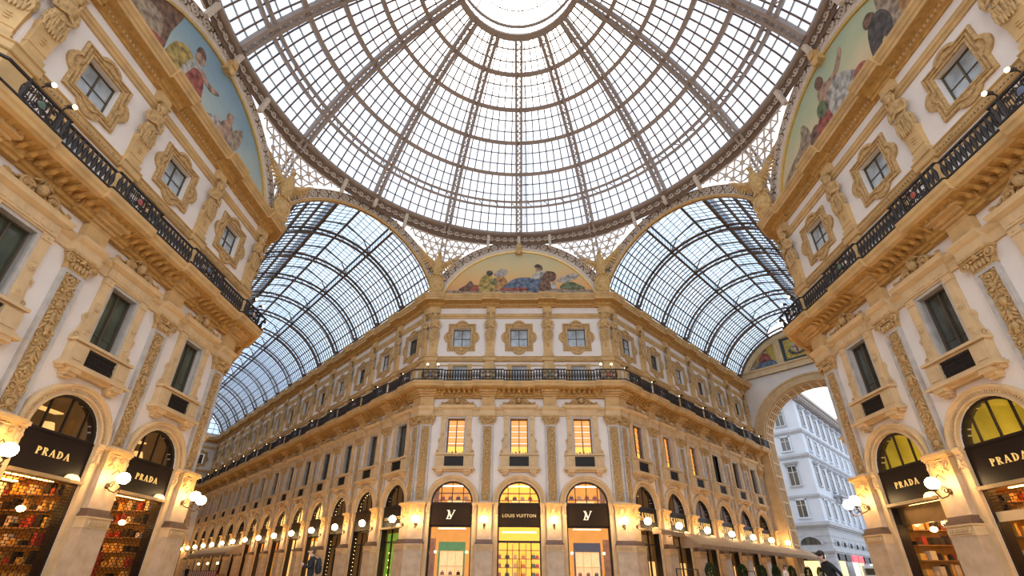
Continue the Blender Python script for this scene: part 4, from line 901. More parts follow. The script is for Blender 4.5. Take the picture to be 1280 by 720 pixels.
# ================================================================ far ends of the arcades, plain walls opposite
def end_right():
    y = LR; e = ob('wall_end_right', None, M=ARM['right'] @ Matrix.Translation((0, y, 0))); tag(e, 'end wall with great coffered archway opening onto the street', 'wall', kind='structure')
    X, R, Z = 7.18, 5.9, 16.15; n = 32
    b = MB(); arcp = [(-R*cos(pi*i/n), Z+R*sin(pi*i/n)) for i in range(n+1)]
    b.grid([[(x, 0, z) for x, z in arcp], [(x, 0, 24.2) for x, z in arcp]])
    for s in (-1, 1): b.add([(s*R, 0, 0), (s*X, 0, 0), (s*X, 0, 24.2), (s*R, 0, 24.2)], [(0, 1, 2, 3)])
    ob('plaster', b.mesh('plaster', PLASTER), e)
    full = [(-R, 0), (-R, 8)]+arcp+[(R, 8), (R, 0)]
    b = MB(); b.grid([[(x, 0, z) for x, z in full], [(x, 2.4, z) for x, z in full]]); ob('intrados', b.mesh('intrados', mat('brown_stone', (.22, .125, .06), .7, var=.15)), e)
    # coffer ribs
    b = MB()
    def rib(pt, pt2):
        b.tube([pt, pt2], .12, 4)
    pos = [(-R+.05, z) for z in [1.5*i for i in range(10)]]+[((R-.05)*-cos(pi*i/20), Z+(R-.05)*sin(pi*i/20)) for i in range(21)]+[(R-.05, z) for z in [13.5-1.5*i for i in range(10)]]
    for x, z in pos: rib((x, .1, z), (x, 2.3, z))
    for yy in (.12, .6, 1.2, 1.8, 2.28): b.tube([(x, yy, z) for x, z in pos], .12, 4)
    ob('coffer_ribs', b.mesh('coffer_ribs', mat('cream_stone', (.6, .5, .4))), e)
    b = MB(); prof = [(R, 0), (R, .22), (R+.12, .28), (R+.2, .16), (R+.85, .16), (R+.9, .3), (R+1.1, .3), (R+1.2, 0)]
    rows = [[(-r, -nn, 0) for r, nn in prof]]+[[(-r*cos(pi*i/n), -nn, Z+r*sin(pi*i/n)) for r, nn in prof] for i in range(n+1)]+[[(r, -nn, 0) for r, nn in prof]]
    b.grid(rows)
    for i in range(15):
        a = pi*(i+.5)/15; r = R+.52; b.tube([(-r*cos(a)+.2*cos(w*pi/5), -.17, Z+r*sin(a)+.2*sin(w*pi/5)) for w in range(10)], .05, 4, closed=True)
    for i in range(12):
        for s in (-1, 1): b.tube([(s*(R+.52)+.2*cos(w*pi/5), -.17, .8+1.25*i+.2*sin(w*pi/5)) for w in range(10)], .05, 4, closed=True)
    ob('archivolt', b.mesh('archivolt', CREAM, True), e)
    b = MB(); b.box(-X, X, -.2, .4, 24.15, 25.1); b.box(-X, X, -.32, .4, 24.95, 25.15); b.box(-X, X, -.3, .4, 24.15, 24.3); ob('lunette_beam', b.mesh('lunette_beam', CREAM), e)
    a0 = math.asin((25.1-VZ)/7.6)
    b = MB(); b.grid([[(r*cos(a0-.1+(pi-2*a0+.2)*i/40), -nn, VZ+r*sin(a0-.1+(pi-2*a0+.2)*i/40)) for r, nn in ((6.9, -.3), (6.9, .16), (7.1, .22), (7.5, .16), (7.72, .24), (7.72, -.3))] for i in range(41)], cv=True, caps=True)
    ob('lunette_rim', b.mesh('lunette_rim', CREAM), e)
    for s in (-1, 1):
        b = MB(); b.box(min(s*1.75, s*2.5), max(s*1.75, s*2.5), -.16, .3, 25.1, VZ+7.05); b.box(min(s*1.95, s*2.3), max(s*1.95, s*2.3), -.22, -.15, 25.3, VZ+6.7); ob('lunette_post', b.mesh('lunette_post', CREAM), e)
    gold = mat('gold_mosaic', (.62, .44, .08), .45, var=.3, scale=6)
    b = MB(); b.prism([(7.0*cos(a), max(VZ+7.0*sin(a), 25.1)) for a in [pi*.04+pi*.92*i/40 for i in range(41)]], .0, .3); ob('gold_ground', b.mesh('gold_ground', gold), e)
    for s in (-1, 1):
        for m_, pts in ((BLU, [(2.7, 25.2), (3.0, 26.0), (4.3, 26.2), (5.0, 25.6), (5.2, 25.2)]), (RED, [(3.2, 26.0), (3.3, 26.9), (3.9, 27.1), (4.4, 26.7), (4.5, 26.0)]), (SKN, [(3.5, 27.1), (3.5, 27.6), (3.9, 27.6), (3.9, 27.1)]), (DRK, [(3.4, 27.4), (3.6, 27.8), (4.0, 27.6), (3.95, 27.3)]), (TAN, [(4.7, 25.2), (4.8, 26.1), (5.2, 26.4), (5.6, 25.9), (5.9, 25.2)])):
            ob('painted_figure', MB().prism(sm([(s*x, z) for x, z in pts]), -.03, 0).mesh('painted_figure', m_), e)
    dk = mat('mosaic_navy', (.045, .06, .075), .5, var=.1)
    b = MB(); b.prism([(-1.72, 25.15), (1.72, 25.15), (1.72, 28.3), (-1.72, 28.3)], -.04, 0); p = ob('emblem_panel', b.mesh('emblem_panel', dk), e)
    ob('emblem_field', MB().prism([(-1.35, 25.5), (1.35, 25.5), (1.35, 28.0), (-1.35, 28.0)], -.06, -.03).mesh('emblem_field', gold), p)
    ob('shield', MB().prism([(-.5, 27.4), (-.5, 26.6), (-.3, 26.25), (0, 26.1), (.3, 26.25), (.5, 26.6), (.5, 27.4)], -.08, -.05).mesh('shield', mat('mosaic_pale', (.5, .46, .36))), p)
    b = MB(); b.box(-.1, .1, -.10, -.07, 26.12, 27.4); b.box(-.5, .5, -.10, -.07, 26.75, 26.95); ob('shield_cross', b.mesh('shield_cross', RED), p)
    b = MB()
    for i in range(22):
        a = pi*1.05+pi*.9*i/21
        for k in (0, 1): b.ell((.95*cos(a)+.1*k, -.08, 26.7+.85*sin(a)+.08*k), .07, .02, .15, 5, 4, Matrix.Rotation(a+k, 4, 'Y'))
    ob('wreath', b.mesh('wreath', DRK), p)
    b = MB(); b.box(-.36, .36, -.08, -.05, 27.5, 27.62)
    for i in range(5): b.box(-.34+.15*i, -.26+.15*i, -.08, -.05, 27.62, 27.8)
    ob('crown', b.mesh('crown', DRK), p)
end_right()
O = ARM['left'] @ Vector((-7.18, LL, 0))
wallspec('wall_end_left', (O.x, O.y), (S2, S2), 14.36, [2.5, 7.18, 11.86], [4.84, 9.52], False, False, 24.4)
WHERE['wall_end_left'] = 'the far end of the left arcade'
_bw = build_wall
def build_end():
    w = WALLS['wall_end_left']; root = ob('wall_end_left', plaster(w), M=w['M']); tag(root, 'far end wall of the long left arcade', 'wall', kind='structure')
    for key in PROF: prof, e, hb, cb, m = PROF[key]; ob(key, sweep(prof, stations(w, hb, e, cb)).mesh(key, m), root)
    for u in w['bays']:
        ob('arch_surround', PM['arch_surround'], root, (u, 0, 0)); ob('arch_jamb', PM['arch_jamb'], root, (u, 0, 0))
        windowthing(w, u, 1, [('surround', 'surround'), ('lintel_cornice', 'lintel_cornice'), ('balconette', 'balconette'), ('iron_grille', 'iron_grille'), ('pane', 'p1darkl'), ('pane', 'p1darkr')], 'tall dark window on the far end wall of the left arcade', 'tall windows on the far end wall')
        windowthing(w, u, 2, [('attic_surround', 'attic_surround'), ('pane', 'p2l'), ('pane', 'p2r')], 'low window behind railing at the far end of the left arcade', 'low windows on the far end wall')
        windowthing(w, u, 3, [('quatrefoil_frame', 'quatrefoil_frame'), ('pane', 'p3dl'), ('pane', 'p3dr')], 'lobed golden window on the far end wall of the left arcade', 'lobed windows on the far end wall')
    return root
ROOT['wall_end_left'] = build_end()
for i, (sd, x, L_) in enumerate((('left', -7.18, LL), ('right', 7.18, LR))):
    e = ob('wall_opposite_'+sd, None, M=ARM[sd]); tag(e, 'plain plaster wall on the hidden side of the %s arcade' % sd, 'wall', kind='structure')
    s = 1 if x > 0 else -1; b = MB(); b.box(min(x, x+s*.4), max(x, x+s*.4), LB, L_, 0, 24.75); ob('plaster', b.mesh('plaster', PLASTER), e)
    b = MB(); b.box(min(x, x-s*.9), max(x, x-s*.9), LB, L_, 22.9, 23.5); b.box(min(x, x-s*1.2), max(x, x-s*1.2), LB, L_, 14.5, 15.05); ob('cornice', b.mesh('cornice', STONE), e)
# ================================================================ balcony railings
b = MB(); b.tube([(0, -1.26, 15.08+.85*i/8) for i in range(9)], [.04, .045, .065, .075, .05, .04, .06, .045, .045], 5)
b.tube([(.085*cos(2*pi*i/8), -1.26, 15.5+.26*sin(2*pi*i/8)) for i in range(8)], .026, 4, closed=True); BAL = b.mesh('baluster', IRON)
b = MB(); b.box(-.62, .62, -.02, .02, .02, .06); b.box(-.62, .62, -.02, .02, .88, .96)
for s in (-1, 1):
    b.box(min(s*.56, s*.62), max(s*.56, s*.62), -.04, .04, 0, .98); b.box(min(s*.30, s*.33), max(s*.30, s*.33), -.02, .02, 0, .9)
    for z in (.24, .66):
        b.tube([(s*p[0], p[1], p[2]) for p in spiral(.44, z, .13, .02, pi, 1.4, 10, 0)], .032, 4)
        b.tube([(s*p[0], p[1], p[2]) for p in spiral(.16, z, .13, .02, 0, 1.4, 10, 0)], .034, 4)
b.tube([(.17*cos(2*pi*i/14), -.02, .46+.17*sin(2*pi*i/14)) for i in range(14)], .03, 4, closed=True); 
for i in range(9):
    x = -.52+.13*i; b.tube([(x, 0, .04), (x+.03*(-1)**i, 0, .45), (x, 0, .9)], .016, 4)
PANELM = b.mesh('scroll_panel', IRON)
MEDM = [MB().ell((0, -.03, .46), .13, .04, .15, 10, 6).mesh('medallion', mat('medallion_'+n, c, .5)) for n, c in (('red', (.45, .10, .07)), ('green', (.12, .2, .14)), ('pale', (.55, .42, .36)), ('blue', (.14, .17, .26)))]
WL = {'wall_mouth_left': 'round the corner from the left front', 'wall_mouth_right': 'round the corner from the right front', 'wall_center': 'across the middle front', 'wall_left': 'along the left front above the grille shops', 'wall_right': 'along the right front above the open shop', 'wall_arcade_left': 'down the long left arcade', 'wall_arcade_right': 'down the short right arcade', 'wall_back_left': 'on the passage wall beside the left front', 'wall_back_right': 'on the passage wall beside the right front', 'wall_end_left': 'across the far end wall of the left arcade'}
SPOTH = mat('spot_housing', (.05, .04, .03), .5); SPOTL = mat('spot_lens', (1, .8, .5), .5, var=0, emit=(1, .62, .22), estr=9)
b = MB(); b.tube([(0, 0, 0), (0, -.24, .1)], [.07, .10], 8); b.tube([(0, 0, 0), (0, .05, -.2)], .03, 4); SPOTM = b.mesh('housing', SPOTH)
SPOTE = MB().ell((0, -.25, .105), .085, .05, .085, 8, 5).mesh('lens', SPOTL)
WS = {'wall_mouth_left': 'round the corner from the left front', 'wall_mouth_right': 'round the corner from the right front', 'wall_center': 'of the middle front, counted from left arcade', 'wall_left': 'of the left front, counted from the arcade', 'wall_right': 'of the right front, counted from the arcade', 'wall_arcade_left': 'of the left arcade, counted from the middle front', 'wall_arcade_right': 'of the right arcade, counted from the middle front', 'wall_back_left': 'of the passage by the left front', 'wall_back_right': 'of the passage by the right front'}
for nm, w in WALLS.items():
    e = ob('balcony_railing', None, M=w['M']); tag(e, 'black wrought iron balcony railing '+WL[nm], 'railing')
    st = stations(w, 1.28, .17, 1.75)
    if nm == 'wall_end_left': st = [(1.5, 0, 0), (w['L']-1.5, 0, 0)]
    for key, prof in (('handrail', [(1.21, 15.91), (1.21, 15.99), (1.31, 15.99), (1.31, 15.91)]), ('bottom_rail', [(1.23, 15.08), (1.23, 15.15), (1.29, 15.15), (1.29, 15.08)])):
        rows = [[(u+mi*(n+ee), -(n+ee), z) for n, z in prof] for u, ee, mi in st]
        ob(key, MB().grid(rows, cv=True, caps=True).mesh(key, IRON), e)
    spots = list(w['pils'])+([.72] if w['cL'] else [])+([w['L']-.72] if w['cR'] else [])
    far = 'arcade' in nm or 'end' in nm; rest = MB(); vs = [tuple(v.co) for v in BAL.vertices]; fs = [tuple(p.vertices) for p in BAL.polygons]
    n = int(w['L']/.215)
    for i in range(n):
        u = (i+.5)*w['L']/n
        if any(abs(u-p) < .6 for p in spots) or (nm == 'wall_end_left' and not 1.5 < u < w['L']-1.5): continue
        fw = any(abs(u-p) < 1.28 for p in w['pils']) or (w['cL'] and u < 1.75) or (w['cR'] and u > w['L']-1.75)
        if far: rest.add(vs, fs, Matrix.Translation((u, -.17 if fw else 0, 0)))
        else: ob('baluster', BAL, e, (u, -.17 if fw else 0, 0))
    if far: tag(ob('balusters', rest.mesh('balusters', IRON), e), kind='stuff')
    for k, p in enumerate(sorted(spots)):
        q = ob('scroll_panel', PANELM, e, (p, -1.43, 15.05)); ob('medallion', MEDM[(k*3+len(nm)) % 4], q)
    if nm in ('wall_end_left',): continue
    ns_ = 0
    for k, p in enumerate(sorted(spots, reverse=nm in ('wall_arcade_left', 'wall_left', 'wall_back_left'))):
        for d in ((-.9,) if far else (-.22, .62) if p < 1 else (-.62, .22)):
            if not far and 1 < p < w['L']-1: continue
            s_ = ob('spotlight', None, M=w['M'] @ Matrix.Translation((p+d, -1.5, 16.27)) @ Matrix.Rotation(pi if far else 0, 4, 'Z') @ Matrix.Rotation(.5, 4, 'X'))
            ns_ += 1; tag(s_, 'small black spotlight %s on the railing %s' % (ORD[ns_-1], WS[nm]), 'spotlight', 'spotlights on the railing '+WL[nm]); ob('housing', SPOTM, s_); ob('lens', SPOTE, s_)
# ================================================================ globe lamps on the piers
GLOBE = mat('lamp_globe', (1, .9, .75), .4, var=0, emit=(1.0, .66, .30), estr=30)
def lampmesh(n):
    b = MB(); b.ell((0, -.40, 4.28), .10, .05, .13, 8, 5)
    b.tube([(0, -.4, 4.22), (0, -.55, 4.08), (0, -.8, 4.0), (0, -n+.12, 4.06), (0, -n, 4.22), (0, -n, 4.36)], .028, 5)
    b.tube([(0, -.4-.14*(1-i/11)*cos(i*.85)-.16, 4.32+.16*(1-i/13)*sin(i*.85)) for i in range(11)], .022, 4)
    b.tube([(0, -.4, 4.75), (0, -.62, 4.95), (0, -.78, 4.78), (0, -.70, 4.5), (0, -.5, 4.42), (0, -.42, 4.3)], .02, 4)
    b.tube([(0, -n, 4.28), (0, -n, 4.36)], [.05, .12], 8); b.tube([(0, -n, 4.0), (0, -n, 4.1)], [.015, .03], 5)
    return b.mesh('bracket', mat('bronze_bracket', (.10, .055, .025), .45, metal=.5, var=0)), MB().ell((0, -n, 4.60), .245, .245, .245, 16, 12).mesh('globe', GLOBE, True)
LMF, LMA = lampmesh(.98), lampmesh(1.3)
LW = {'wall_mouth_left': 'round the corner from the left front grille shops', 'wall_mouth_right': 'round the corner from the open clothing shop', 'wall_center': 'on the pale piers of the middle front', 'wall_left': 'on the piers between the grille shops', 'wall_right': 'on the piers beside the open clothing shop', 'wall_arcade_left': 'in the row along the long left arcade', 'wall_arcade_right': 'in the row above the awning', 'wall_back_left': 'on the passage wall beside the left front', 'wall_back_right': 'on the passage wall beside the right front'}
for nm, w in WALLS.items():
    if nm not in LW: continue
    br, gl = LMA if 'arcade' in nm else LMF
    us = sorted(list(w['pils'])+([.46] if w['cL'] else [])+([w['L']-.46] if w['cR'] else []))
    if nm in ('wall_arcade_left', 'wall_left', 'wall_mouth_right'): us.reverse()
    for k, u in enumerate(us):
        if 'arcade' in nm: lab = '%s glowing globe lamp from the middle front, %s' % (ORD[k], LW[nm])
        elif nm in ('wall_left', 'wall_right'): lab = '%s glowing globe lamp from the arcade corner, %s' % (ORD[k], LW[nm])
        elif nm == 'wall_center': lab = 'glowing globe lamp on the middle front pier '+('at the long left arcade corner', 'between green display and glass doors', 'between glass doors and violet display', 'at the awning arcade corner')[k]
        else: lab = '%s glowing globe lamp %s' % (ORD[k], LW[nm])
        e = ob('wall_lamp', None, M=w['M'] @ Matrix.Translation((u, 0, 0))); tag(e, lab, 'lamp', 'globe lamps '+LW[nm])
        ob('bracket', br, e); ob('globe', gl, e)
# ================================================================ lettering
def ellarc(cx, cz, rx, rz, a0, a1, n): return [(cx+rx*cos(a0+(a1-a0)*i/n), cz+rz*sin(a0+(a1-a0)*i/n)) for i in range(n+1)]
def glyph(ch):
    r = lambda x0, x1, z0, z1: [(x0, z0), (x1, z0), (x1, z1), (x0, z1)]
    stem = [r(.08, .24, 0, 1), r(.0, .32, 0, .05), r(.0, .32, .95, 1)]
    def bowl(zc, rx, rz, t): return [ellarc(.22, zc, rx, rz, -pi/2, pi/2, 12)+ellarc(.22, zc, rx-t, rz-.06, pi/2, -pi/2, 12)]
    if ch == 'P': return stem+bowl(.72, .42, .28, .15), .70
    if ch == 'R': return stem+bowl(.74, .40, .26, .15)+[[(.30, .48), (.46, .48), (.74, .05), (.80, .05), (.80, 0), (.60, 0)]], .82
    if ch == 'D': return stem+bowl(.5, .56, .5, .17), .86
    if ch == 'A': return [[(.06, 0), (.12, 0), (.42, .92), (.40, 1.0)], [(.36, 1.0), (.48, 1.0), (.82, 0), (.64, 0)], r(.22, .62, .30, .36), r(-.02, .22, 0, .05), r(.54, .92, 0, .05)], .94
    if ch == 'I': return stem, .40
    if ch == 'V': return [[(.06, 1), (.24, 1), (.48, .12), (.42, 0)], [(.42, 0), (.48, 0), (.80, 1), (.74, 1)], r(-.02, .32, .95, 1), r(.66, .90, .95, 1)], .92
    if ch == 'N': return [r(.10, .16, 0, 1), r(.74, .80, 0, 1), [(.06, 1), (.24, 1), (.80, .06), (.80, 0), (.70, 0)], r(0, .26, 0, .05), r(.64, .92, .95, 1)], .96
    if ch == 'L': return stem+[[(.2, 0), (.66, 0), (.70, .26), (.65, .26), (.58, .06), (.2, .06)]], .74
    if ch == 'S':
        c = ellarc(.34, .74, .22, .21, .35, pi*1.5, 12)+ellarc(.34, .27, .24, .22, pi/2, -pi*.85, 12); o = []
        w = lambda i: .035+.05*sin(pi*i/25)
        L_ = []; R_ = []
        for i, p in enumerate(c):
            a = c[max(i-1, 0)]; q = c[min(i+1, len(c)-1)]; dx, dz = q[0]-a[0], q[1]-a[1]; l = max(sqrt(dx*dx+dz*dz), 1e-6)
            L_.append((p[0]-dz/l*w(i), p[1]+dx/l*w(i))); R_.append((p[0]+dz/l*w(i), p[1]-dx/l*w(i)))
        return [[L_[i], L_[i+1], R_[i+1], R_[i]] for i in range(len(c)-1)], .68
    return [], .5
def word(s, hgt, cx, z, y, sx=1., gap=.14):
    gl = [glyph(c) for c in s]; W_ = sum(g[1] for g in gl)+gap*(len(s)-1); x = -W_/2; out = []
    for polys, adv in gl:
        b = MB()
        for p in polys: b.prism([(cx+(x+px)*hgt*sx, z+pz*hgt) for px, pz in p], y-.03, y)
        out.append(b); x += adv+gap
    return out
def sansword(s, hgt, cx, z, y):
    cu = bpy.data.curves.new('lettering', 'FONT'); cu.body = s; cu.size = hgt*1.42; cu.extrude = .015; cu.align_x = 'CENTER'; cu.space_character = 1.12; cu.resolution_u = 3
    o = bpy.data.objects.new('tmp', cu); COL.objects.link(o); bpy.context.view_layer.update()
    me = bpy.data.meshes.new_from_object(o.evaluated_get(bpy.context.evaluated_depsgraph_get())); bpy.data.objects.remove(o)
    me.transform(Matrix.Translation((cx, y, z)) @ Matrix.Rotation(pi/2, 4, 'X')); me.materials.clear(); me.materials.append(SIGN); return me
SIGN = mat('gold_letters', (.85, .60, .24), .4, metal=.3, var=0, emit=(1, .60, .18), estr=.22)
CREAML = mat('cream_letters', (.85, .75, .55), .5, var=0, emit=(1, .8, .5), estr=.45)
AMBER = mat('amber_glow_room', (.36, .15, .016), .7, var=.2, scale=1.5, emit=(1.0, .42, .03), estr=.34)  # room walls emit amber themselves, standing in for lamplight inside the shop
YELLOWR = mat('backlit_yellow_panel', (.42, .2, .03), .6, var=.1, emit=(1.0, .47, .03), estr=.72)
ORANGER = mat('orange_glow_room', (.34, .12, .02), .7, var=.3, scale=2, emit=(1.0, .34, .02), estr=.03)  # faint emission in the walls adds to the light of the bulbs
OLIVER = mat('olive_glow_room', (.42, .36, .05), .7, var=.2, scale=1., emit=(.85, .66, .05), estr=.05)  # upper room surfaces glow slightly, part of the lamplight put into the colour
DIMR = mat('dim_brown_glow_room', (.16, .09, .04), .7, var=.2, scale=1.2, emit=(1, .45, .1), estr=.03)  # weak glow painted into the walls in place of dim room lighting
STRIPL = mat('ceiling_light_strip', (1, .9, .7), .5, var=0, emit=(1.0, .66, .28), estr=6)
SHELFM = mat('shelf_wood', (.35, .17, .05), .5, var=.2, scale=4)
FRAME = mat('dark_bronze_frame', (.03, .02, .015), .4, metal=.3, var=0)
GREENP = mat('green_display', (.05, .16, .04), .5, var=.2, emit=(.2, .5, .08), estr=.12)
PURPP = mat('violet_display', (.06, .045, .09), .5, var=.1)
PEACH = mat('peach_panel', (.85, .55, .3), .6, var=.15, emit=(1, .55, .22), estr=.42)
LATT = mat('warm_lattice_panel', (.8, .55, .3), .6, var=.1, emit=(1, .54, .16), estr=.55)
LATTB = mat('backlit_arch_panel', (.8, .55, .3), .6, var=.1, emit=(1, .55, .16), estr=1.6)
BULB = mat('warm_bulb', (1, .8, .5), .5, var=0, emit=(1, .62, .2), estr=9)
def room(z0, z1, d0, d1, hw=1.75):
    b = MB(); r = [(-hw, z0), (hw, z0), (hw, z1), (-hw, z1)]
    b.grid([[(x, d0, z) for x, z in r], [(x, d1, z) for x, z in r]], cv=True); b.add([(x, d1, z) for x, z in r], [(0, 1, 2, 3)]); return b
RM = {}
def roommesh(key, z0, z1, m, d1=3.6, d0=.45):
    k = (key, m.name)
    if k not in RM: RM[k] = room(z0, z1, d0, d1).mesh('interior', m)
    return RM[k]
b = MB(); n = 20
b.grid([[(-r*cos(pi*i/n), y, SPR+r*sin(pi*i/n)) for r, y in ((1.55, .08), (1.43, .08), (1.43, .2), (1.55, .2))] for i in range(n+1)], cv=True, caps=True)
b.grid([[(-1.545*cos(pi*i/n), y, SPR+1.545*sin(pi*i/n)) for y in (.06, .465)] for i in range(n+1)])
for x in (-.82, 0, .82): zt = SPR+sqrt(1.5**2-x*x); b.box(x-.028, x+.028, .10, .18, SPR, zt)
b.box(-1.55, 1.55, .06, .2, SPR-.09, SPR+.03); ARCHF = b.mesh('arch_frame', FRAME)
APANE = []
for x0, x1 in ((-1.43, -.85), (-.79, -.03), (.03, .79), (.85, 1.43)):
    t = [(x1-(x1-x0)*i/6, SPR+sqrt(max(1.44**2-(x1-(x1-x0)*i/6)**2, 0))) for i in range(7)]
    APANE.append(MB().prism([(x0, SPR+.03), (x1, SPR+.03)]+t, .13, .145).mesh('arch_pane', GLASSC))
LINING = [MB().box(x, x+.052, .02, .46, 0, 5.85).mesh('jamb_lining', FRAME) for x in (-1.552, 1.5)]
def shop(w, u, label, group=None, name='shopfront'):
    e = ob(name, None, M=w['M'] @ Matrix.Translation((u, 0, 0))); tag(e, label, 'shopfront', group)
    ob('arch_frame', ARCHF, e); [ob('jamb_lining', q, e) for q in LINING]
    for p in APANE: ob('arch_pane', p, e)
    return e
FASM = {}
def fascia(e, m, z0=4.28, z1=5.78):
    if m.name not in FASM: b = MB(); b.box(-1.54, 1.54, .0, .46, z0, z1); b.box(-1.54, 1.54, -.05, .46, z1-.05, z1); FASM[m.name] = b.mesh('fascia', m)
    return ob('fascia', FASM[m.name], e)
def letters(f, s, hgt, z, y=.0, sx=1., m=None, gap=.14):
    for b in word(s, hgt, 0, z, y, sx, gap): ob('letter', b.mesh('letter', m or SIGN), f)
C = WALLS['wall_center']
def goods(name, cat, M, x, y, z, w_, h_, m, label, group):
    e = ob(name, None, M=M @ Matrix.Translation((x, y, z))); tag(e, label, cat, group)
    ob('body', MB().prism([(-w_/2, 0), (w_/2, 0), (w_*.42, h_), (-w_*.42, h_)], -.08, .08).mesh('body', m), e)
    b = MB(); b.tube([(w_*.25*cos(a), 0, h_+w_*.3*sin(a)) for a in [pi*i/6 for i in range(7)]], .018, 4); ob('handle', b.mesh('handle', m), e)
LEA = [mat('red_leather', (.45, .05, .02), .5), mat('tan_leather', (.35, .10, .03)), mat('dark_leather', (.06, .03, .02), .5), mat('pale_leather', (.6, .45, .28), .5), mat('orange_leather', (.6, .2, .03), .5), mat('green_leather', (.08, .16, .06), .5)]
LEN = ('red', 'tan', 'dark', 'pale', 'orange', 'green')
# --- three bays of the middle front
for i, u in enumerate(C['bays']):
    lab = ('shopfront with green display cabinet and monogram fascia in the middle front', 'shopfront with glass double doors under a lettered bronze fascia', 'shopfront with violet display cabinet and monogram fascia in the middle front')[i]
    e = shop(C, u, lab); f = fascia(e, FASCIAB); Mx = C['M'] @ Matrix.Translation((u, 0, 0))
    ob('upper_interior', roommesh('up', 5.8, 7.7, (AMBER, YELLOWR, AMBER)[i], 2.6), e)
    b = MB(); b.box(-1.2, 1.2, 1.6, 1.8, 7.3, 7.36); ob('light_strip', b.mesh('light_strip', STRIPL), e)
    for zz in (6.22, 6.75) if i != 2 else (6.3,):
        b = MB(); b.box(-1.5, 1.5, 1.5, 1.9, zz, zz+.05); ob('shelf', b.mesh('shelf', SHELFM), e)
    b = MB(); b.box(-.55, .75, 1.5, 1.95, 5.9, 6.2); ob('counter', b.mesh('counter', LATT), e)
    for k in range(4): goods('handbag', 'bag', Mx, -.95+.6*k, 1.7, 6.27 if i != 2 else 6.35, .34, .24, LEA[(k+i) % 4], LEN[(k+i) % 4]+' handbag on the upper shelf behind the arch over the '+('green display', 'glass doors', 'violet display')[i], 'handbags on the upper shelf over the '+('green display', 'glass doors', 'violet display')[i])
    if i == 1:
        ob('lettering', sansword('LOUIS VUITTON', .215, 0, 4.86, -.01), f)
        ob('interior', roommesh('lowy', 0, 4.3, YELLOWR, 3.2), e)
        b = MB()
        for x in (-1.5, -.85, 0, .85, 1.5): b.box(x-.035, x+.035, .3, .42, 0, 3.17)
        b.box(-1.54, 1.54, .28, .44, 3.15, 3.3); b.box(-1.54, -1.46, .28, .44, 0, 4.28); b.box(1.46, 1.54, .28, .44, 0, 4.28); b.box(-1.54, 1.54, .28, .44, 4.2, 4.28); ob('door_frame', b.mesh('door_frame', FRAME), e)
        ob('transom_pane', MB().box(-1.46, 1.46, .35, .365, 3.3, 4.2).mesh('transom_pane', GLASSC), e)
        for x in (-1.18, 1.18): ob('side_pane', MB().box(x-.29, x+.29, .35, .365, .05, 3.15).mesh('side_pane', GLASSC), e)
        for s in (-1, 1):
            d = ob('door', MB().box(min(s*.04, s*.81), max(s*.04, s*.81), .35, .365, .05, 3.15).mesh('door', GLASSC), e)
            b = MB(); b.tube([(s*.12, .25, .9), (s*.12, .25, 2.0)], .03, 6); ob('handle', b.mesh('handle', IRON), d)
        b = MB(); b.box(-1.25, 1.25, 1.0, 1.25, 3.9, 3.96); ob('light_strip', b.mesh('light_strip', STRIPL), e)
        for x in (-.5, .5): b = MB(); b.box(x-.03, x+.03, 2.6, 2.7, 0, 3.2); ob('shelf_upright', b.mesh('shelf_upright', SHELFM), e)
        for z in (.95, 1.55, 2.15, 2.75): b = MB(); b.box(-1.7, 1.7, 2.45, 2.9, z, z+.05); ob('shelf', b.mesh('shelf', SHELFM), e)
        k = 0
        for z in (1.0, 1.6, 2.2):
            for x in (-1.5, -1.0, -.2, .3, .95, 1.45):
                k += 1; goods('handbag', 'bag', Mx, x+.1*((k*7) % 3-1), 2.6, z, .26+.05*(k % 3), .22+.04*(k % 2), LEA[k % 6], '%s leather handbag on the %s backlit shelf behind the glass doors' % (LEN[k % 6], {1.0: 'lowest', 1.6: 'middle', 2.2: 'upper'}[z]), '%s handbags on the %s backlit shelf behind the doors' % (LEN[k % 6], {1.0: 'lowest', 1.6: 'middle', 2.2: 'upper'}[z]))
    else:
        b = MB()
        for k, p in enumerate(([(-.46, .0), (.10, .0), (.18, .28), (.13, .28), (.02, .06), (-.26, .06), (-.04, .76), (.03, .76), (.03, .81), (-.26, .81), (-.26, .76), (-.17, .76), (-.38, .06), (-.46, .05)],
                               [(-.40, 1.0), (-.08, 1.0), (-.08, .95), (-.15, .95), (.13, .34), (.42, .95), (.34, .95), (.34, 1.0), (.60, 1.0), (.60, .95), (.52, .95), (.12, .10), (.06, .10), (-.33, .95), (-.40, .95)])):
            b.prism([(x*.62-.06, 4.70+z*.62) for x, z in p], -.05+.015*k, .0)
        ob('monogram', b.mesh('monogram', CREAML), f)
        ob('interior', roommesh('low', 0, 4.3, AMBER, 3.4), e)
        b = MB(); b.box(-1.54, -1.44, .28, .44, 0, 4.28); b.box(1.44, 1.54, .28, .44, 0, 4.28); b.box(-1.54, 1.54, .28, .44, 4.18, 4.28); ob('frame', b.mesh('frame', FRAME), e)
        ob('display_pane', MB().box(-1.44, 1.44, .35, .365, .05, 4.18).mesh('display_pane', GLASSC), e)
        x0 = -.95 if i == 0 else -1.0
        b = MB(); b.box(x0, x0+1.95, 1.25, 1.5, 2.65, 3.25); b.box(x0, x0+.1, 1.25, 1.5, 0, 2.65); b.box(x0+1.85, x0+1.95, 1.25, 1.5, 0, 2.65); ob('cabinet_surround', b.mesh('cabinet_surround', (GREENP, None, PURPP)[i]), e)
        for k in range(3): b = MB(); b.box(x0+.12+.58*k, x0+.66+.58*k, 1.4, 1.45, 0, 2.62); ob('cabinet_panel', b.mesh('cabinet_panel', PEACH), e)
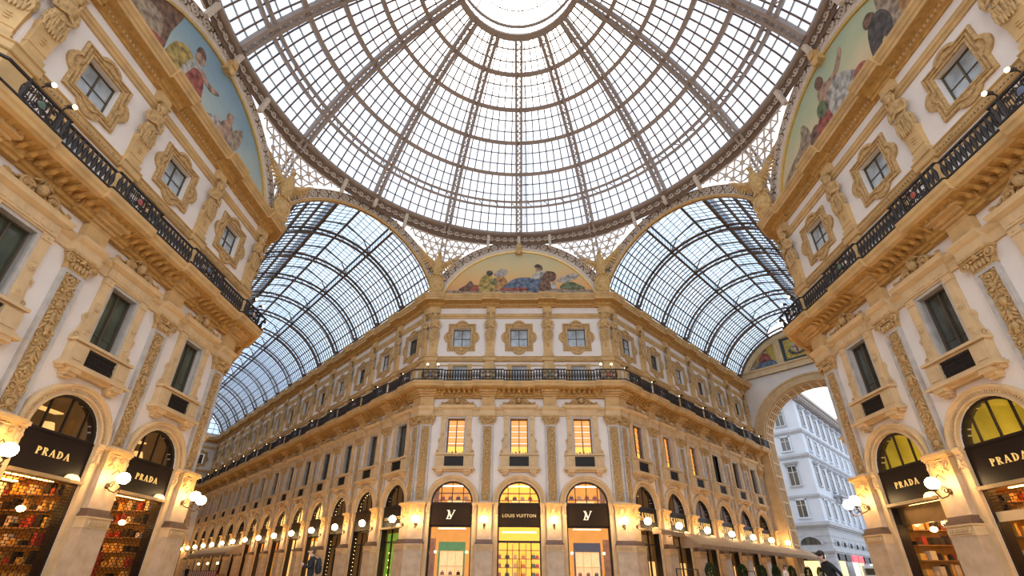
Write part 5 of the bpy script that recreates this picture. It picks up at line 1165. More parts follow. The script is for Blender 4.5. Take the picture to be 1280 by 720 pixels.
        b = MB(); b.box(x0+.1, x0+1.85, 1.2, 1.38, 1.62, 1.66); ob('shelf', b.mesh('shelf', GOLD), e)
        b = MB(); b.box(1.25 if i == 2 else -1.75, 1.75 if i == 2 else -1.3, 1.6, 2.0, 0, 3.5); ob('pillar', b.mesh('pillar', SHELFM), e)
        for k in range(3): goods('handbag', 'bag', Mx, x0+.38+.58*k, 1.3, 1.05, .26, .2, LEA[(k+2*i) % 4], '%s handbag shown in the %s cabinet' % (LEN[(k+2*i) % 4], ('green', '', 'violet')[i]), 'handbags in the %s cabinet' % ('green', '', 'violet')[i])
        b = MB(); b.box(x0+.1, x0+1.85, 1.15, 1.4, 1.0, 1.05); ob('shelf', b.mesh('shelf', GOLD), e)
        for s in (-1, 1): ob('bulb', MB().ell((s*1.15, 1.15, 2.55), .09, .09, .09, 8, 6).mesh('bulb', BULB), e)
        b = MB(); b.box(-1.0, 1.0, .9, 1.1, 4.12, 4.17); ob('light_strip', b.mesh('light_strip', STRIPL), e)
# --- grille shops of the left front, open shop of the right front
GRM = {}
def grille(z0, z1):
    k = (z0, z1)
    if k not in GRM:
        b = MB(); ch = .115; n = int((z1-z0)/ch)
        for i in range(n+1): b.box(-1.5, 1.5, .15, .175, z0+i*ch-.008, z0+i*ch+.008)
        for i in range(n):
            x = -1.5+(.12 if i % 2 else 0)
            while x < 1.5: b.box(x-.008, x+.008, .15, .175, z0+i*ch, z0+(i+1)*ch); x += .24
        b.box(-1.54, -1.49, .1, .3, 0, 4.3); b.box(1.49, 1.54, .1, .3, 0, 4.3); GRM[k] = b.mesh('roller_grille', mat('grille_steel', (.03, .022, .015), .45, metal=.5, var=0))
    return GRM[k]
b = MB(); b.box(-1.54, 1.54, -.18, .3, 4.16, 4.24); b.box(-1.54, 1.54, -.22, -.16, 4.14, 4.28)
LEDGE = b.mesh('ledge', mat('bronze_ledge', (.42, .27, .12), .5, var=.1)); DOMEL = MB().lathe([(.30, 4.24), (.27, 4.36), (.18, 4.46), (.02, 4.5)], 14, (1.1, -.02)).mesh('ledge_lamp', mat('ledge_lamp', (1, .8, .45), .5, var=0, emit=(1, .62, .2), estr=1.2), True)
def mannequin(M, x, y, hue, label, group):
    e = ob('mannequin', None, M=M @ Matrix.Translation((x, y, 0))); tag(e, label, 'mannequin', group)
    b = MB(); b.grid([[(rx*cos(a), ry*sin(a), z) for a in [2*pi*j/12 for j in range(12)]] for z, rx, ry in ((.5, .34, .24), (.9, .28, .2), (1.2, .2, .15), (1.45, .24, .15), (1.6, .22, .12), (1.68, .07, .07))], cv=True, caps=True)
    for s in (-1, 1): b.tube([(s*.22, 0, 1.56), (s*.3, -.04, 1.25), (s*.24, -.14, 1.0)], [.07, .06, .04], 6)
    ob('dress', b.mesh('dress', hue, True), e); b = MB(); b.ell((0, 0, 1.85), .1, .12, .14, 8, 6); b.tube([(0, 0, 1.6), (0, 0, 1.75)], .05, 6); ob('head', b.mesh('head', CREAML, True), e)
    b = MB(); b.tube([(0, 0, .02), (0, 0, .6)], .03, 6); b.lathe([(.01, .05), (.25, .04), (.26, 0)], 12); ob('stand', b.mesh('stand', IRON), e)
SHORT = {('wall_left', 0): 'left grille shop farthest from the arcade', ('wall_left', 1): 'middle grille shop of the left front', ('wall_left', 2): 'left grille shop next to the arcade', ('wall_right', 0): 'open clothing shop by the archway arcade', ('wall_right', 1): 'half-shuttered middle shop of the right front', ('wall_right', 2): 'half-shuttered shop farthest from the archway'}
GOODSC = [mat('stock_amber', (.8, .42, .08), .5, var=.2), mat('stock_red', (.45, .05, .02), .6, var=.2), mat('stock_dark', (.03, .018, .01), .6, var=.2), mat('stock_pale', (.75, .6, .4), .6, var=.1)]
def stock(e, seed):
    rnd = random.Random(40+seed); bs = [MB() for _ in range(4)]; sh = MB()
    for s in (-1, 1):
        for z in (.5, 1.15, 1.8, 2.45, 3.1, 3.7):
            sh.box(min(s*1.3, s*1.74), max(s*1.3, s*1.74), .55, 3.3, z, z+.05); y = .6
            while y < 3.2:
                wd = rnd.uniform(.1, .35); hh = rnd.uniform(.15, .5); x = rnd.uniform(1.32, 1.5)
                bs[rnd.choice((0, 1, 2, 2, 3, 0))].box(min(s*x, s*1.72), max(s*x, s*1.72), y, y+wd*.85, z+.05, z+.05+hh); y += wd+rnd.uniform(.02, .12)
    for k in range(3):
        x = rnd.uniform(-1.0, 1.0); y = rnd.uniform(1.3, 2.6)
        bs[rnd.choice((1, 2))].box(x-.3, x+.3, y, y+.2, 0, rnd.uniform(1.2, 2.0))
    ob('side_shelving', sh.mesh('side_shelving', SHELFM), e)
    for q, nm_ in zip(range(4), ('amber', 'red', 'dark', 'pale')): tag(ob(nm_+'_stock', bs[q].mesh(nm_+'_stock', GOODSC[q]), e), kind='stuff')
    b = MB(); b.box(-1.2, 1.2, .7, .85, 4.2, 4.25); b.box(-1.2, 1.2, 2.2, 2.4, 4.2, 4.25); ob('ceiling_lights', b.mesh('ceiling_lights', WARML), e)
WARML = mat('warm_ceiling_light', (1, .8, .5), .5, var=0, emit=(1.0, .50, .12), estr=13)
for nm, bays, wl in (('wall_left', (0, 1, 2), 'left'), ('wall_right', (0, 1, 2), 'right')):
    w = WALLS[nm]
    for i in bays:
        u = w['bays'][i]; isopen = nm == 'wall_right' and i == 0; half = nm == 'wall_right' and i > 0
        lab = {('wall_left', 0): 'black-fascia shop behind a grille on the left front, farthest from the arcade', ('wall_left', 1): 'black-fascia shop behind a grille in the middle of the left front', ('wall_left', 2): 'black-fascia shop behind a grille next to the long left arcade',
               ('wall_right', 0): 'black-fascia clothing shop standing open next to the archway arcade', ('wall_right', 1): 'black-fascia shop with half-lowered grille in the middle of right front', ('wall_right', 2): 'black-fascia shop with half-lowered grille, farthest from the archway arcade'}[(nm, i)]
        e = shop(w, u, lab); f = fascia(e, FASCIA); letters(f, 'PRADA', .275, 4.92, .0, 1.0, gap=.24); Mx = w['M'] @ Matrix.Translation((u, 0, 0))
        ob('upper_interior', roommesh('up', 5.8, 7.7, OLIVER if wl == 'right' else DIMR, 3.0), e); ob('interior', roommesh('low', 0, 4.32, ORANGER, 3.4), e)
        if wl == 'left' and i == 2 and False: b = MB(); b.box(-1.7, 1.7, 2.6, 2.9, 5.9, 7.6); ob('lit_partition', b.mesh('lit_partition', OLIVER), e)
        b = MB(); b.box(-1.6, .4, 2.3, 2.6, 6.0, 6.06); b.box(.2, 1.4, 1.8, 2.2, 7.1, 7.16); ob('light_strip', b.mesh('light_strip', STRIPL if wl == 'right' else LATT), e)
        b = MB(); b.tube([(.6, 1.4, 5.85), (.6, 1.4, 6.2)], .03, 6); b.lathe([(.26, 6.2), (.18, 6.5)], 14, (.6, 1.4)); ob('table_lamp', b.mesh('table_lamp', LATT), e)
        ob('ledge', LEDGE, e); ob('ledge_lamp', DOMEL, e)
        if isopen:
            b = MB(); b.box(-1.5, 1.5, .3, .5, 3.35, 4.15); ob('header_panel', b.mesh('header_panel', mat('bronze_header', (.22, .13, .05), .35, metal=.5, var=.1)), e)
            b = MB(); b.box(-1.5, 1.5, .34, .36, .05, 3.35); ob('display_pane', b.mesh('display_pane', GLASSC), e)
        elif half:
            tag(ob('roller_grille', grille(3.35, 4.15), e), kind='stuff'); b = MB(); b.box(-1.5, 1.5, .1, .25, 3.0, 3.35); ob('shutter_rail', b.mesh('shutter_rail', CREAM), e)
        else: tag(ob('roller_grille', grille(.1, 4.15), e), kind='stuff')
        for k in range(2): ob('bulb', MB().ell((-.55+1.1*k, .9, 3.1), .15, .15, .12, 10, 7).mesh('bulb', BULB), e)
        for k, z in enumerate((1.3, 2.1, 2.9)): b = MB(); b.box(-1.72, 1.72, 2.9, 3.3, z, z+.05); ob('shelf', b.mesh('shelf', SHELFM), e)
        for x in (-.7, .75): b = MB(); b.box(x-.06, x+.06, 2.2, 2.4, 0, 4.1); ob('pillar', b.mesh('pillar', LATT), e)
        for k in range(6): goods('handbag', 'bag', Mx, -1.5+.6*k, 3.05, 1.35 if k % 2 else 2.15, .3, .24, LEA[k % 6], '%s leather bag on a shelf inside the %s' % (LEN[k % 6], SHORT[(nm, i)]), '%s bags inside the %s' % (LEN[k % 6], SHORT[(nm, i)])) if k < 5 else None
        stock(e, i+(0 if wl == 'left' else 3))
        b = MB()
        for k in range(8): x = -1.3+.37*k; b.box(x-.15, x+.15, 2.75, 2.8, 1.5+.25*(k % 3), 2.0+.25*(k % 3))
        ob('poster_cards', b.mesh('poster_cards', PEACH), e)
        mannequin(Mx, .75 if wl == 'right' else -.5, 1.2, mat('grey_dress', (.30, .26, .2), .8) if wl == 'right' else mat('pink_dress', (.6, .22, .14), .8), 'mannequin standing inside the '+SHORT[(nm, i)], 'mannequins in the side-front windows')
# --- arcade shops
AL, AR = WALLS['wall_arcade_left'], WALLS['wall_arcade_right']
b = MB()
for i in range(7): hx_ = sqrt(max(1.5**2-(.11+.2*i)**2, .01)); b.box(-hx_, hx_, .43, .45, 5.95+.2*i, 5.97+.2*i)
for i in range(15): b.box(-1.4+.2*i-.012, -1.4+.2*i+.012, .43, .45, 5.85, SPR+sqrt(max(1.5**2-(-1.4+.2*i)**2, .01)))
LATTM = b.mesh('lattice', FRAME)
b = MB()
for x in (-1.5, -.5, .5, 1.5): b.box(x-.04, x+.04, .3, .42, 0, 4.28)
b.box(-1.54, 1.54, .3, .42, 3.2, 3.3); b.box(-1.54, 1.54, .3, .42, 4.2, 4.28); SHF = b.mesh('frame', FRAME)
SPANES = [MB().box(x-.45, x+.45, .35, .365, .05, 3.2).mesh('display_pane', GLASSC) for x in (-1, 0, 1)]
ORD = ['first', 'second', 'third', 'fourth', 'fifth', 'sixth', 'seventh', 'eighth', 'ninth', 'tenth', 'eleventh', 'twelfth', 'thirteenth', 'fourteenth', 'fifteenth']
nL = len(AL['bays'])
for i, u in enumerate(AL['bays']):
    k = nL-1-i     # 0 = beside the middle front
    lit = 3 <= k <= 7
    e = shop(AL, u, '%s arcade shopfront from the middle front along the left arcade, %s' % (ORD[k], 'with glowing lattice arch' if lit else 'with dark arch'), 'shopfronts of the long left arcade')
    f = fascia(e, FASCIAB if k else FASCIA); ob('frame', SHF, e)
    for p in SPANES: ob('display_pane', p, e)
    ob('upper_interior', roommesh('upl' if lit else 'up', 5.8, 7.7, LATTB if lit else DIMR, .50 if lit else 1.4, .46 if lit else .45), e)
    if lit: ob('lattice', LATTM, e)
    ob('interior', roommesh('low', 0, 4.3, (DIMR if k < 3 else AMBER if k % 2 else LATT) if k < 8 else DIMR, 1.8), e)
    if k == 0:
        ob('lettering', sansword('LOUIS VUITTON', .22, 0, 4.8, -.01), f); ob('ledge', LEDGE, e); ob('ledge_lamp', DOMEL, e)
        b = MB(); b.box(-1.45, 1.45, .55, .6, 0, 3.9); ob('green_backdrop', b.mesh('green_backdrop', mat('green_backdrop', (.08, .22, .03), .5, var=.4, scale=2, emit=(.35, .6, .05), estr=.22)), e)
        b = MB(); b.box(-.2, .9, .46, .54, 1.35, 1.9); ob('red_sign', b.mesh('red_sign', mat('red_sign', (.6, .1, .02), .5, var=0, emit=(1, .12, .02), estr=1.2)), e)
        b = MB()
        for q in range(5): b.ell((-.8, .48, .5+.5*q), .05, .05, .05, 6, 5)
        ob('bulbs', b.mesh('bulbs', BULB), e)
    if k in (1, 2):
        b = MB()
        for q in range(14): a = pi*(q+.5)/14; b.ell((-1.38*cos(a), .28, SPR+1.38*sin(a)), .028, .028, .028, 5, 4)
        for q in range(12): b.ell((-1.36+(.0 if q % 2 else .05), .26, .4+.3*q), .026, .026, .026, 5, 4)
        b.ell((.5, .8, .8), .1, .1, .1, 6, 5); b.ell((.9, .8, .8), .1, .1, .1, 6, 5)
        tag(ob('fairy_lights', b.mesh('fairy_lights', mat('fairy_bulb', (1, .8, .5), .5, var=0, emit=(1, .62, .2), estr=3.2)), e), kind='stuff')
    if 3 <= k <= 8:
        b = MB(); b.box(-1.4, 1.4, .45, .5, 3.2 if k > 4 else .3, 4.2 if k > 4 else 3.9); ob('window_poster', b.mesh('window_poster', mat('poster_orange', (.6, .22, .05), .6, var=.4, scale=1.5, emit=(1, .3, .05), estr=.3) if k > 4 else LATT), e)
for i, u in enumerate(AR['bays']):
    e = shop(AR, u, '%s restaurant bay from the middle front along the awning arcade' % ORD[i], 'restaurant bays of the right arcade'); f = fascia(e, FASCIA); letters(f, 'SAVINI', .58, 4.85, .0, .75)
    ob('frame', SHF, e)
    for p in SPANES: ob('display_pane', p, e)
    ob('upper_interior', roommesh('up', 5.8, 7.7, DIMR, 1.6), e); ob('interior', roommesh('low', 0, 4.3, DIMR, 2.4), e)
    b = MB(); b.box(-1.2, 1.2, 1.2, 1.5, 6.9, 6.95); ob('upper_shelf', b.mesh('upper_shelf', LATT), e)
    b = MB(); b.box(-1.1, -.1, .5, .54, .3, 2.4); ob('lit_panel', b.mesh('lit_panel', LATT), e); b = MB(); b.box(.5, 1.3, .5, .54, .4, 2.1); ob('lit_panel', b.mesh('lit_panel', LATT), e)
    b = MB(); b.box(-1.1, .9, .4, .46, 2.45, 3.9); ob('dark_blind', b.mesh('dark_blind', mat('brown_blind', (.30, .19, .09), .7)), e)
    ob('ledge', LEDGE, e); ob('ledge_lamp', DOMEL, e)
for i, u in enumerate(WALLS['wall_end_left']['bays']):
    e = shop(WALLS['wall_end_left'], u, '%s dim shopfront on the far end wall of the left arcade' % ORD[i], 'far end shopfronts'); fascia(e, FASCIAB); ob('frame', SHF, e); ob('interior', roommesh('low', 0, 4.3, AMBER, 1.8), e); ob('upper_interior', roommesh('up', 5.8, 7.7, LATT, 1.4), e)
for nm in ('wall_back_left', 'wall_back_right', 'wall_mouth_left', 'wall_mouth_right'):
    e = shop(WALLS[nm], WALLS[nm]['bays'][0], 'dim shopfront on the %s the %s front' % ('passage wall beside' if 'back' in nm else 'arcade wall round the corner from', nm.split('_')[2])); fascia(e, FASCIAB); ob('frame', SHF, e); ob('interior', roommesh('lows', 0, 4.32, AMBER, .9), e); ob('upper_interior', roommesh('ups', 5.8, 7.7, DIMR, .9), e)
# ================================================================ awnings
def awning(name, w, u0, u1, n0, n1, z0, z1, label, m):
    e = ob(name, None, M=w['M']); tag(e, label, 'awning')
    ob('canopy', MB().grid([[(u0, -n0, z0), (u1, -n0, z0)], [(u0, -n1, z1), (u1, -n1, z1)], [(u0, -n1, z1-.03), (u1, -n1, z1-.03)], [(u0, -n0, z0-.03), (u1, -n0, z0-.03)]], cu=True).mesh('canopy', m), e)
    b = MB(); n = int((u1-u0)/.3)
    pts = [(u0, z1)]+[(u1, z1)]
    bot = []
    for i in range(n*2, -1, -1): bot.append((u0+(u1-u0)*i/(n*2), z1-(.34 if i % 2 else .24)))
    b.prism(pts+bot, -n1-.012, -n1); ob('valance', b.mesh('valance', m), e)
    for uu in (u0, u1):
        b = MB(); vs = [(uu, -n0, z0), (uu, -n1, z1), (uu, -n1, z1-.24), (uu, -n0, z1-.24)]; b.add(vs+[(x+.02, y, z) for x, y, z in vs], [(0, 1, 2, 3), (7, 6, 5, 4), (0, 4, 5, 1), (1, 5, 6, 2), (2, 6, 7, 3), (3, 7, 4, 0)]); ob('side_cloth', b.mesh('side_cloth', m), e)
    k = u0+.3
    while k < u1:
        b = MB(); b.tube([(k, -.36 if 0 < k < w['L'] else -n0, z0-.25), (k, -n0, z0-.06), (k, -n1+.02, z1-.05)], .03, 5); ob('support_arm', b.mesh('support_arm', IRON), e); k += 4.786
    return e
AWN = mat('beige_canvas', (.36, .24, .14), .8, var=.12, scale=2.5)
awning('awning', AR, 4.55, 33.6, 1.45, 2.95, 4.12, 3.25, 'long beige scalloped awning along the right arcade restaurant', AWN)
awning('awning', AR, 1.0, 4.3, 1.25, 1.95, 4.22, 4.02, 'short folded beige awning beside the middle front corner', AWN)
awning('awning', AL, LL-52.5, LL-33.8, 1.45, 2.95, 4.15, 3.22, 'beige scalloped awning of the cafe down the left arcade', AWN)
# ================================================================ terrace: shrubs, screens, tables
def arm(w, t, n, z=0): return w['M'] @ Matrix.Translation((t if w is AR else w['L']-t, -n, z))
LEAFM = mat('dark_green_leaf', (.035, .075, .018), .6, var=.4, scale=8); POTM = mat('dark_pot', (.06, .04, .03), .6)
def shrubmesh(seed):
    rnd = random.Random(seed); b = MB()
    for i in range(1500):
        d = Vector((rnd.gauss(0, 1), rnd.gauss(0, 1), rnd.gauss(0, 1))).normalized(); r = .36+.16*rnd.random(); c = Vector((0, 0, 1.42))+Vector((d.x*r, d.y*r, d.z*r*1.15)); s = .05+.05*rnd.random()
        M = Matrix.Translation(c) @ Matrix.Rotation(rnd.random()*6.3, 4, 'Z') @ Matrix.Rotation(rnd.random()*3.1, 4, 'X')
        b.add([(-s*.45, 0, 0), (0, s, .012), (s*.45, 0, 0), (0, -s, -.012)], [(0, 1, 2, 3)], M)
    return b.mesh('foliage', LEAFM)
SHR = [shrubmesh(k) for k in (1, 2, 3)]
b = MB(); b.lathe([(.02, .0), (.26, .0), (.34, .62), (.36, .66), (.30, .66), (.29, .58), (.02, .58)], 16); POTME = b.mesh('pot', POTM, True)
b = MB(); b.tube([(0, 0, .55), (.02, 0, .9), (0, 0, 1.3)], [.04, .035, .03], 6); STEMM = b.mesh('stem', mat('bark', (.12, .07, .04)))
for i, t in enumerate((3.65, 9.8, 13.7, 16.85, 20.9, 25.6, 29.6)):
    e = ob('potted_shrub', None, M=arm(AR, t, 3.5 if i else 3.75) @ Matrix.Diagonal((.68, .68, 1+.02*i, 1))); tag(e, '%s clipped potted shrub from the middle front along the awning terrace' % ORD[i], 'plant', 'clipped shrubs along the awning terrace'); ob('foliage', SHR[i % 3], e, rz=i); ob('pot', POTME, e); ob('stem', STEMM, e)
def screen(M, length, label):
    e = ob('terrace_screen', None, M=M); tag(e, label, 'screen')
    n = int(length/1.5)
    for i in range(n): ob('glass_pane', MB().box(i*1.5+.05, i*1.5+1.45, -.01, .01, .1, 1.5).mesh('glass_pane', GLASSC), e)
    for i in range(n+1): b = MB(); b.box(i*1.5-.03, i*1.5+.03, -.03, .03, 0, 1.56); ob('post', b.mesh('post', IRON), e)
    b = MB(); b.box(0, n*1.5, -.03, .03, 1.52, 1.58); ob('top_rail', b.mesh('top_rail', IRON), e)
screen(arm(AR, .4, 3.0), 3.1, 'low glass terrace screen beside the first clipped shrub')
screen(arm(AR, 10.6, 3.5), 1.6, 'low glass terrace screen between clipped shrubs')
b = MB(); b.lathe([(.01, .74), (.42, .74), (.42, .70), (.01, .70)], 20); TT = b.mesh('table_top', CREAM); b = MB(); b.tube([(0, 0, .03), (0, 0, .7)], .035, 6); b.lathe([(.01, .04), (.25, .03), (.26, 0)], 14); TL = b.mesh('pedestal', IRON)
b = MB(); b.box(-.22, .22, -.22, .22, .42, .48); CS = b.mesh('seat', mat('cane', (.35, .2, .08), .7)); b = MB(); b.box(-.22, .22, .2, .24, .48, .92); CB = b.mesh('backrest', mat('cane', (.35, .2, .08)))
b = MB(); b.tube([(0, 0, 0), (0, 0, .44)], .018, 5); CL = b.mesh('leg', IRON)
k = 0
for w, ts, nm in ((AR, (2.0, 7.4, 12.2, 17.0, 21.8), 'awning terrace'), (AL, (36.5, 40.5, 44.5, 48.5), 'left arcade cafe')):
    for i, t in enumerate(ts):
        e = ob('cafe_table', None, M=arm(w, t, 2.2)); tag(e, '%s round cafe table from the middle front on the %s' % (ORD[i], nm), 'table', 'cafe tables of the '+nm); ob('table_top', TT, e); ob('pedestal', TL, e)
        for s in (-1, 1):
            c = ob('cafe_chair', None, M=arm(w, t+s*.75, 2.2) @ Matrix.Rotation(-s*pi/2 if w is AR else s*pi/2, 4, 'Z')); tag(c, 'cane cafe chair at the %s table of the %s, on its %s side' % (ORD[i], nm, 'middle-front' if s < 0 else 'far'), 'chair', 'chairs at the %s table of the %s' % (ORD[i], nm))
            ob('seat', CS, c); ob('backrest', CB, c)
            for x in (-.19, .19):
                for y in (-.19, .19): ob('leg', CL, c, (x, y, 0))
STRIPE = mat('red_cloth', (.45, .03, .03), .8); WSTR = mat('white_cloth', (.8, .75, .68), .8)
e = ob('cafe_barrier', None, M=arm(AL, 51, 3.3)); tag(e, 'red and white striped cloth barrier in front of the left cafe', 'barrier')
for i in range(34): b = MB(); b.box(i*.5, i*.5+.5, -.02, .02, .1, 1.25); ob('stripe', b.mesh('stripe', STRIPE if i % 2 else WSTR), e)
b = MB(); b.box(0, 17, -.03, .03, 1.22, 1.28); ob('top_rail', b.mesh('top_rail', IRON), e)
for i, t in enumerate((37.5, 42, 46.5)):
    e = ob('cafe_lamp', None, M=arm(AL, t, 2.6)); tag(e, '%s small glowing table lamp under the left cafe awning' % ORD[i], 'lamp', 'cafe lamps under the left awning')
    b = MB(); b.tube([(0, 0, 0), (0, 0, 2.0)], .025, 5); b.lathe([(.01, .03), (.2, .02), (.2, 0)], 12); ob('pole', b.mesh('pole', IRON), e); ob('globe', MB().ell((0, 0, 2.1), .13, .13, .13, 10, 8).mesh('globe', BULB), e)
# ================================================================ people
def person(name, loc, rz, h_, top, leg, hair, label, armpose, lean=0., bag=False):
    e = ob(name, None, loc=loc, rz=rz); e.scale = (h_/1.75,)*3; tag(e, label, 'person')
    me = bpy.data.meshes.new('body'); V = []; E_ = []; R_ = []
    def v(p, r, par=None):
        V.append(p); R_.append(r); i = len(V)-1
        if par is not None: E_.append((par, i))
        return i
    ly = lambda z: -lean*max(0, z-.9)
    pel = v((0, 0, .95), (.155, .12)); ab = v((0, ly(1.12), 1.12), (.145, .11), pel); ch = v((0, ly(1.32), 1.32), (.175, .125), ab); nk0 = v((0, ly(1.45), 1.46), (.10, .09), ch); nk = v((0, ly(1.52)-.01, 1.53), (.055, .06), nk0)
    hd = v((0, ly(1.6)-.03, 1.60), (.075, .085), nk); hd2 = v((0, ly(1.68)-.03, 1.70), (.078, .095), hd)
    for s in (-1, 1):
        hp = v((s*.10, 0, .88), (.095, .10), pel); kn = v((s*.11, -.03*s, .48), (.062, .065), hp); an = v((s*.11, .05*s+.02, .09), (.042, .045), kn); v((s*.12, .05*s-.14, .04), (.045, .03), an)
        sh = v((s*.19, ly(1.40), 1.41), (.072, .07), ch); el, wr, hn = armpose[s]
        a = v(el, (.05, .05), sh); b_ = v(wr, (.036, .036), a); v(hn, (.042, .022), b_)
    me.from_pydata(V, E_, []); o = ob('body', me, e)
    sk = o.modifiers.new('skin', 'SKIN'); sk.use_smooth_shade = True
    for i, r in enumerate(R_): me.skin_vertices[0].data[i].radius = r
    for d in me.skin_vertices[0].data: d.use_root = False
    me.skin_vertices[0].data[0].use_root = True
    o.modifiers.new('sub', 'SUBSURF').levels = 2; o.modifiers['sub'].render_levels = 2
    bpy.context.view_layer.update(); m2 = bpy.data.meshes.new_from_object(o.evaluated_get(bpy.context.evaluated_depsgraph_get())); o.modifiers.clear(); o.data = m2
    m2.materials.clear()
    for x in (top, leg, SKIN, BLACK): m2.materials.append(x)
    for p in m2.polygons:
        c = p.center; p.use_smooth = True
        p.material_index = 2 if c.z > 1.5 else 1 if c.z < .93 and abs(c.x) < .3 else 0
        if c.z < .12: p.material_index = 3
        for s in (-1, 1):
            if (Vector(c)-Vector(armpose[s][2])).length < .10: p.material_index = 2
    b = MB(); y = ly(1.68)-.03; b.ell((0, y+.02, 1.73), .098, .115, .10, 12, 8); b.ell((0, y+.05, 1.66), .092, .08, .12, 10, 7); ob('hair', b.mesh('hair', hair, True), e)
    b = MB(); b.ell((0, y-.105, 1.645), .014, .03, .028, 6, 5)
    for s in (-1, 1): b.ell((s*.085, y, 1.65), .015, .025, .035, 6, 5)
    ob('nose_and_ears', b.mesh('nose_and_ears', SKIN, True), e)
    b = MB()
    for s in (-1, 1): b.ell((s*.035, y-.092, 1.675), .013, .008, .008, 6, 4)
    b.box(-.028, .028, y-.098, y-.085, 1.585, 1.594); ob('eyes_and_mouth', b.mesh('eyes_and_mouth', mat('dark_hair', (.03, .02, .015), .7)), e)
    for s in (-1, 1):
        wr, hn = Vector(armpose[s][1]), Vector(armpose[s][2]); d = (hn-wr).normalized(); side = d.cross(Vector((1, 0, 0)) if abs(d.x) < .7 else Vector((0, 0, 1))).normalized(); b = MB()
        for k, ln in enumerate((.075, .085, .08, .062)):
            p0 = hn+side*(.027-.018*k); b.tube([p0, p0+d*ln*.55, p0+d*ln*.9+d.cross(side)*.025], [.010, .009, .007], 5)
        b.tube([hn-d*.03+side*.03, hn+side*.06+d*.02, hn+side*.055+d*.05], [.012, .010, .008], 5); ob('fingers', b.mesh('fingers', SKIN, True), e)
    if bag:
        b = MB(); b.ell((0, .20, 1.22), .17, .10, .26, 12, 8); b.ell((0, .27, 1.12), .13, .06, .14, 10, 6)
        for s in (-1, 1): b.tube([(s*.11, .13, 1.40), (s*.13, .0, 1.50), (s*.13, -.13, 1.36), (s*.13, -.10, 1.12), (s*.12, .1, 1.02)], .02, 5)
        ob('backpack', b.mesh('backpack', mat('backpack_cloth', (.03, .03, .035), .8), True), e)
    return e
HAIR = mat('dark_hair', (.03, .02, .015)); BR = mat('brown_hair', (.12, .07, .03), .7)
RAISE = {1: ((.27, -.05, 1.17), (.16, -.24, 1.22), (.09, -.31, 1.27)), -1: ((-.27, -.05, 1.17), (-.16, -.24, 1.22), (-.09, -.31, 1.27))}
DOWN = {1: ((.26, .03, 1.14), (.27, -.03, .90), (.26, -.06, .80)), -1: ((-.26, .0, 1.14), (-.28, -.08, .90), (-.27, -.12, .80))}
person('person', (-6.72, -1.0, 0), -1.15, 1.74, BLACK, mat('dark_jeans', (.03, .03, .045), .8), BR, 'person in black jacket and backpack standing by the left arcade', RAISE, .05, True)
b = MB(); b.box(-.08, .08, -.012, .012, -.045, .045); e = ob('smartphone', b.mesh('smartphone', mat('phone_black', (.02, .02, .02), .2)), loc=(-6.98, -1.13, 1.30), rz=-1.15); tag(e, 'dark phone held up by the person in black jacket', 'phone')
person('person', (9.4, -1.9, 0), -1.5, 1.70, BLACK, BLACK, HAIR, 'person in all black leaning forward near the open shop', DOWN, .35)
person('person', (15.4, 12.6, 0), .6, 1.70, mat('white_shirt', (.7, .68, .68), .8), mat('blue_jeans', (.08, .1, .18), .8), BR, 'person in white top walking beside the awning terrace', DOWN, .05)
person('person', tuple((arm(AL, 44.0, 4.2)).translation), 1.2, 1.74, BLACK, BLACK, HAIR, 'person in dark clothes standing before the left cafe barrier', DOWN, 0.)
# ================================================================ street beyond the archway
BT, BX = 46.0, -5.85
bd = ob('street_building', None, M=ARM['right'] @ Matrix.Translation((BX, BT, 0))); tag(bd, 'pale grey stone corner building across the street, seen through the archway', 'building')
W2, L2, HT = 16., 60., 26.0
b = MB(); b.box(-W2, 0, 0, L2, 8.0, HT); ob('upper_wall', b.mesh('upper_wall', WHITEM), bd)
b = MB(); b.box(-W2, .0, 0, L2, 0, 8.0)
for i in range(9):
    z = .4+.85*i; b.box(-W2, .05, -.05, L2, z, z+.72)
ob('rusticated_base', b.mesh('rusticated_base', GREYST), bd)
for z, d, hh in ((7.7, .5, .45), (11.5, .18, .3), (17.1, .28, .35), (20.7, .28, .35), (4.4, .3, .35)):
    b = MB(); b.box(-W2, d, -d, L2, z, z+hh); b.box(-W2, d*.6, -d*.6, L2, z-.2, z); ob('string_course', b.mesh('string_course', GREYST), bd)
b = MB(); b.box(-W2, .9, -.9, L2, 25.9, 26.25); b.box(-W2, 1.15, -1.15, L2, 26.25, 26.7)
for i in range(60): b.box(0, .85, .2+i, .55+i, 25.45, 25.9)
for i in range(15): b.box(-15.8+i, -15.45+i, -.85, 0, 25.45, 25.9)
ob('roof_cornice', b.mesh('roof_cornice', mat('brown_grey_cornice', (.36, .33, .32), .8)), bd)
b = MB(); b.box(-.55, .55, 0, .1, 0, 2.1); WGL = b.mesh('pane', PANE)
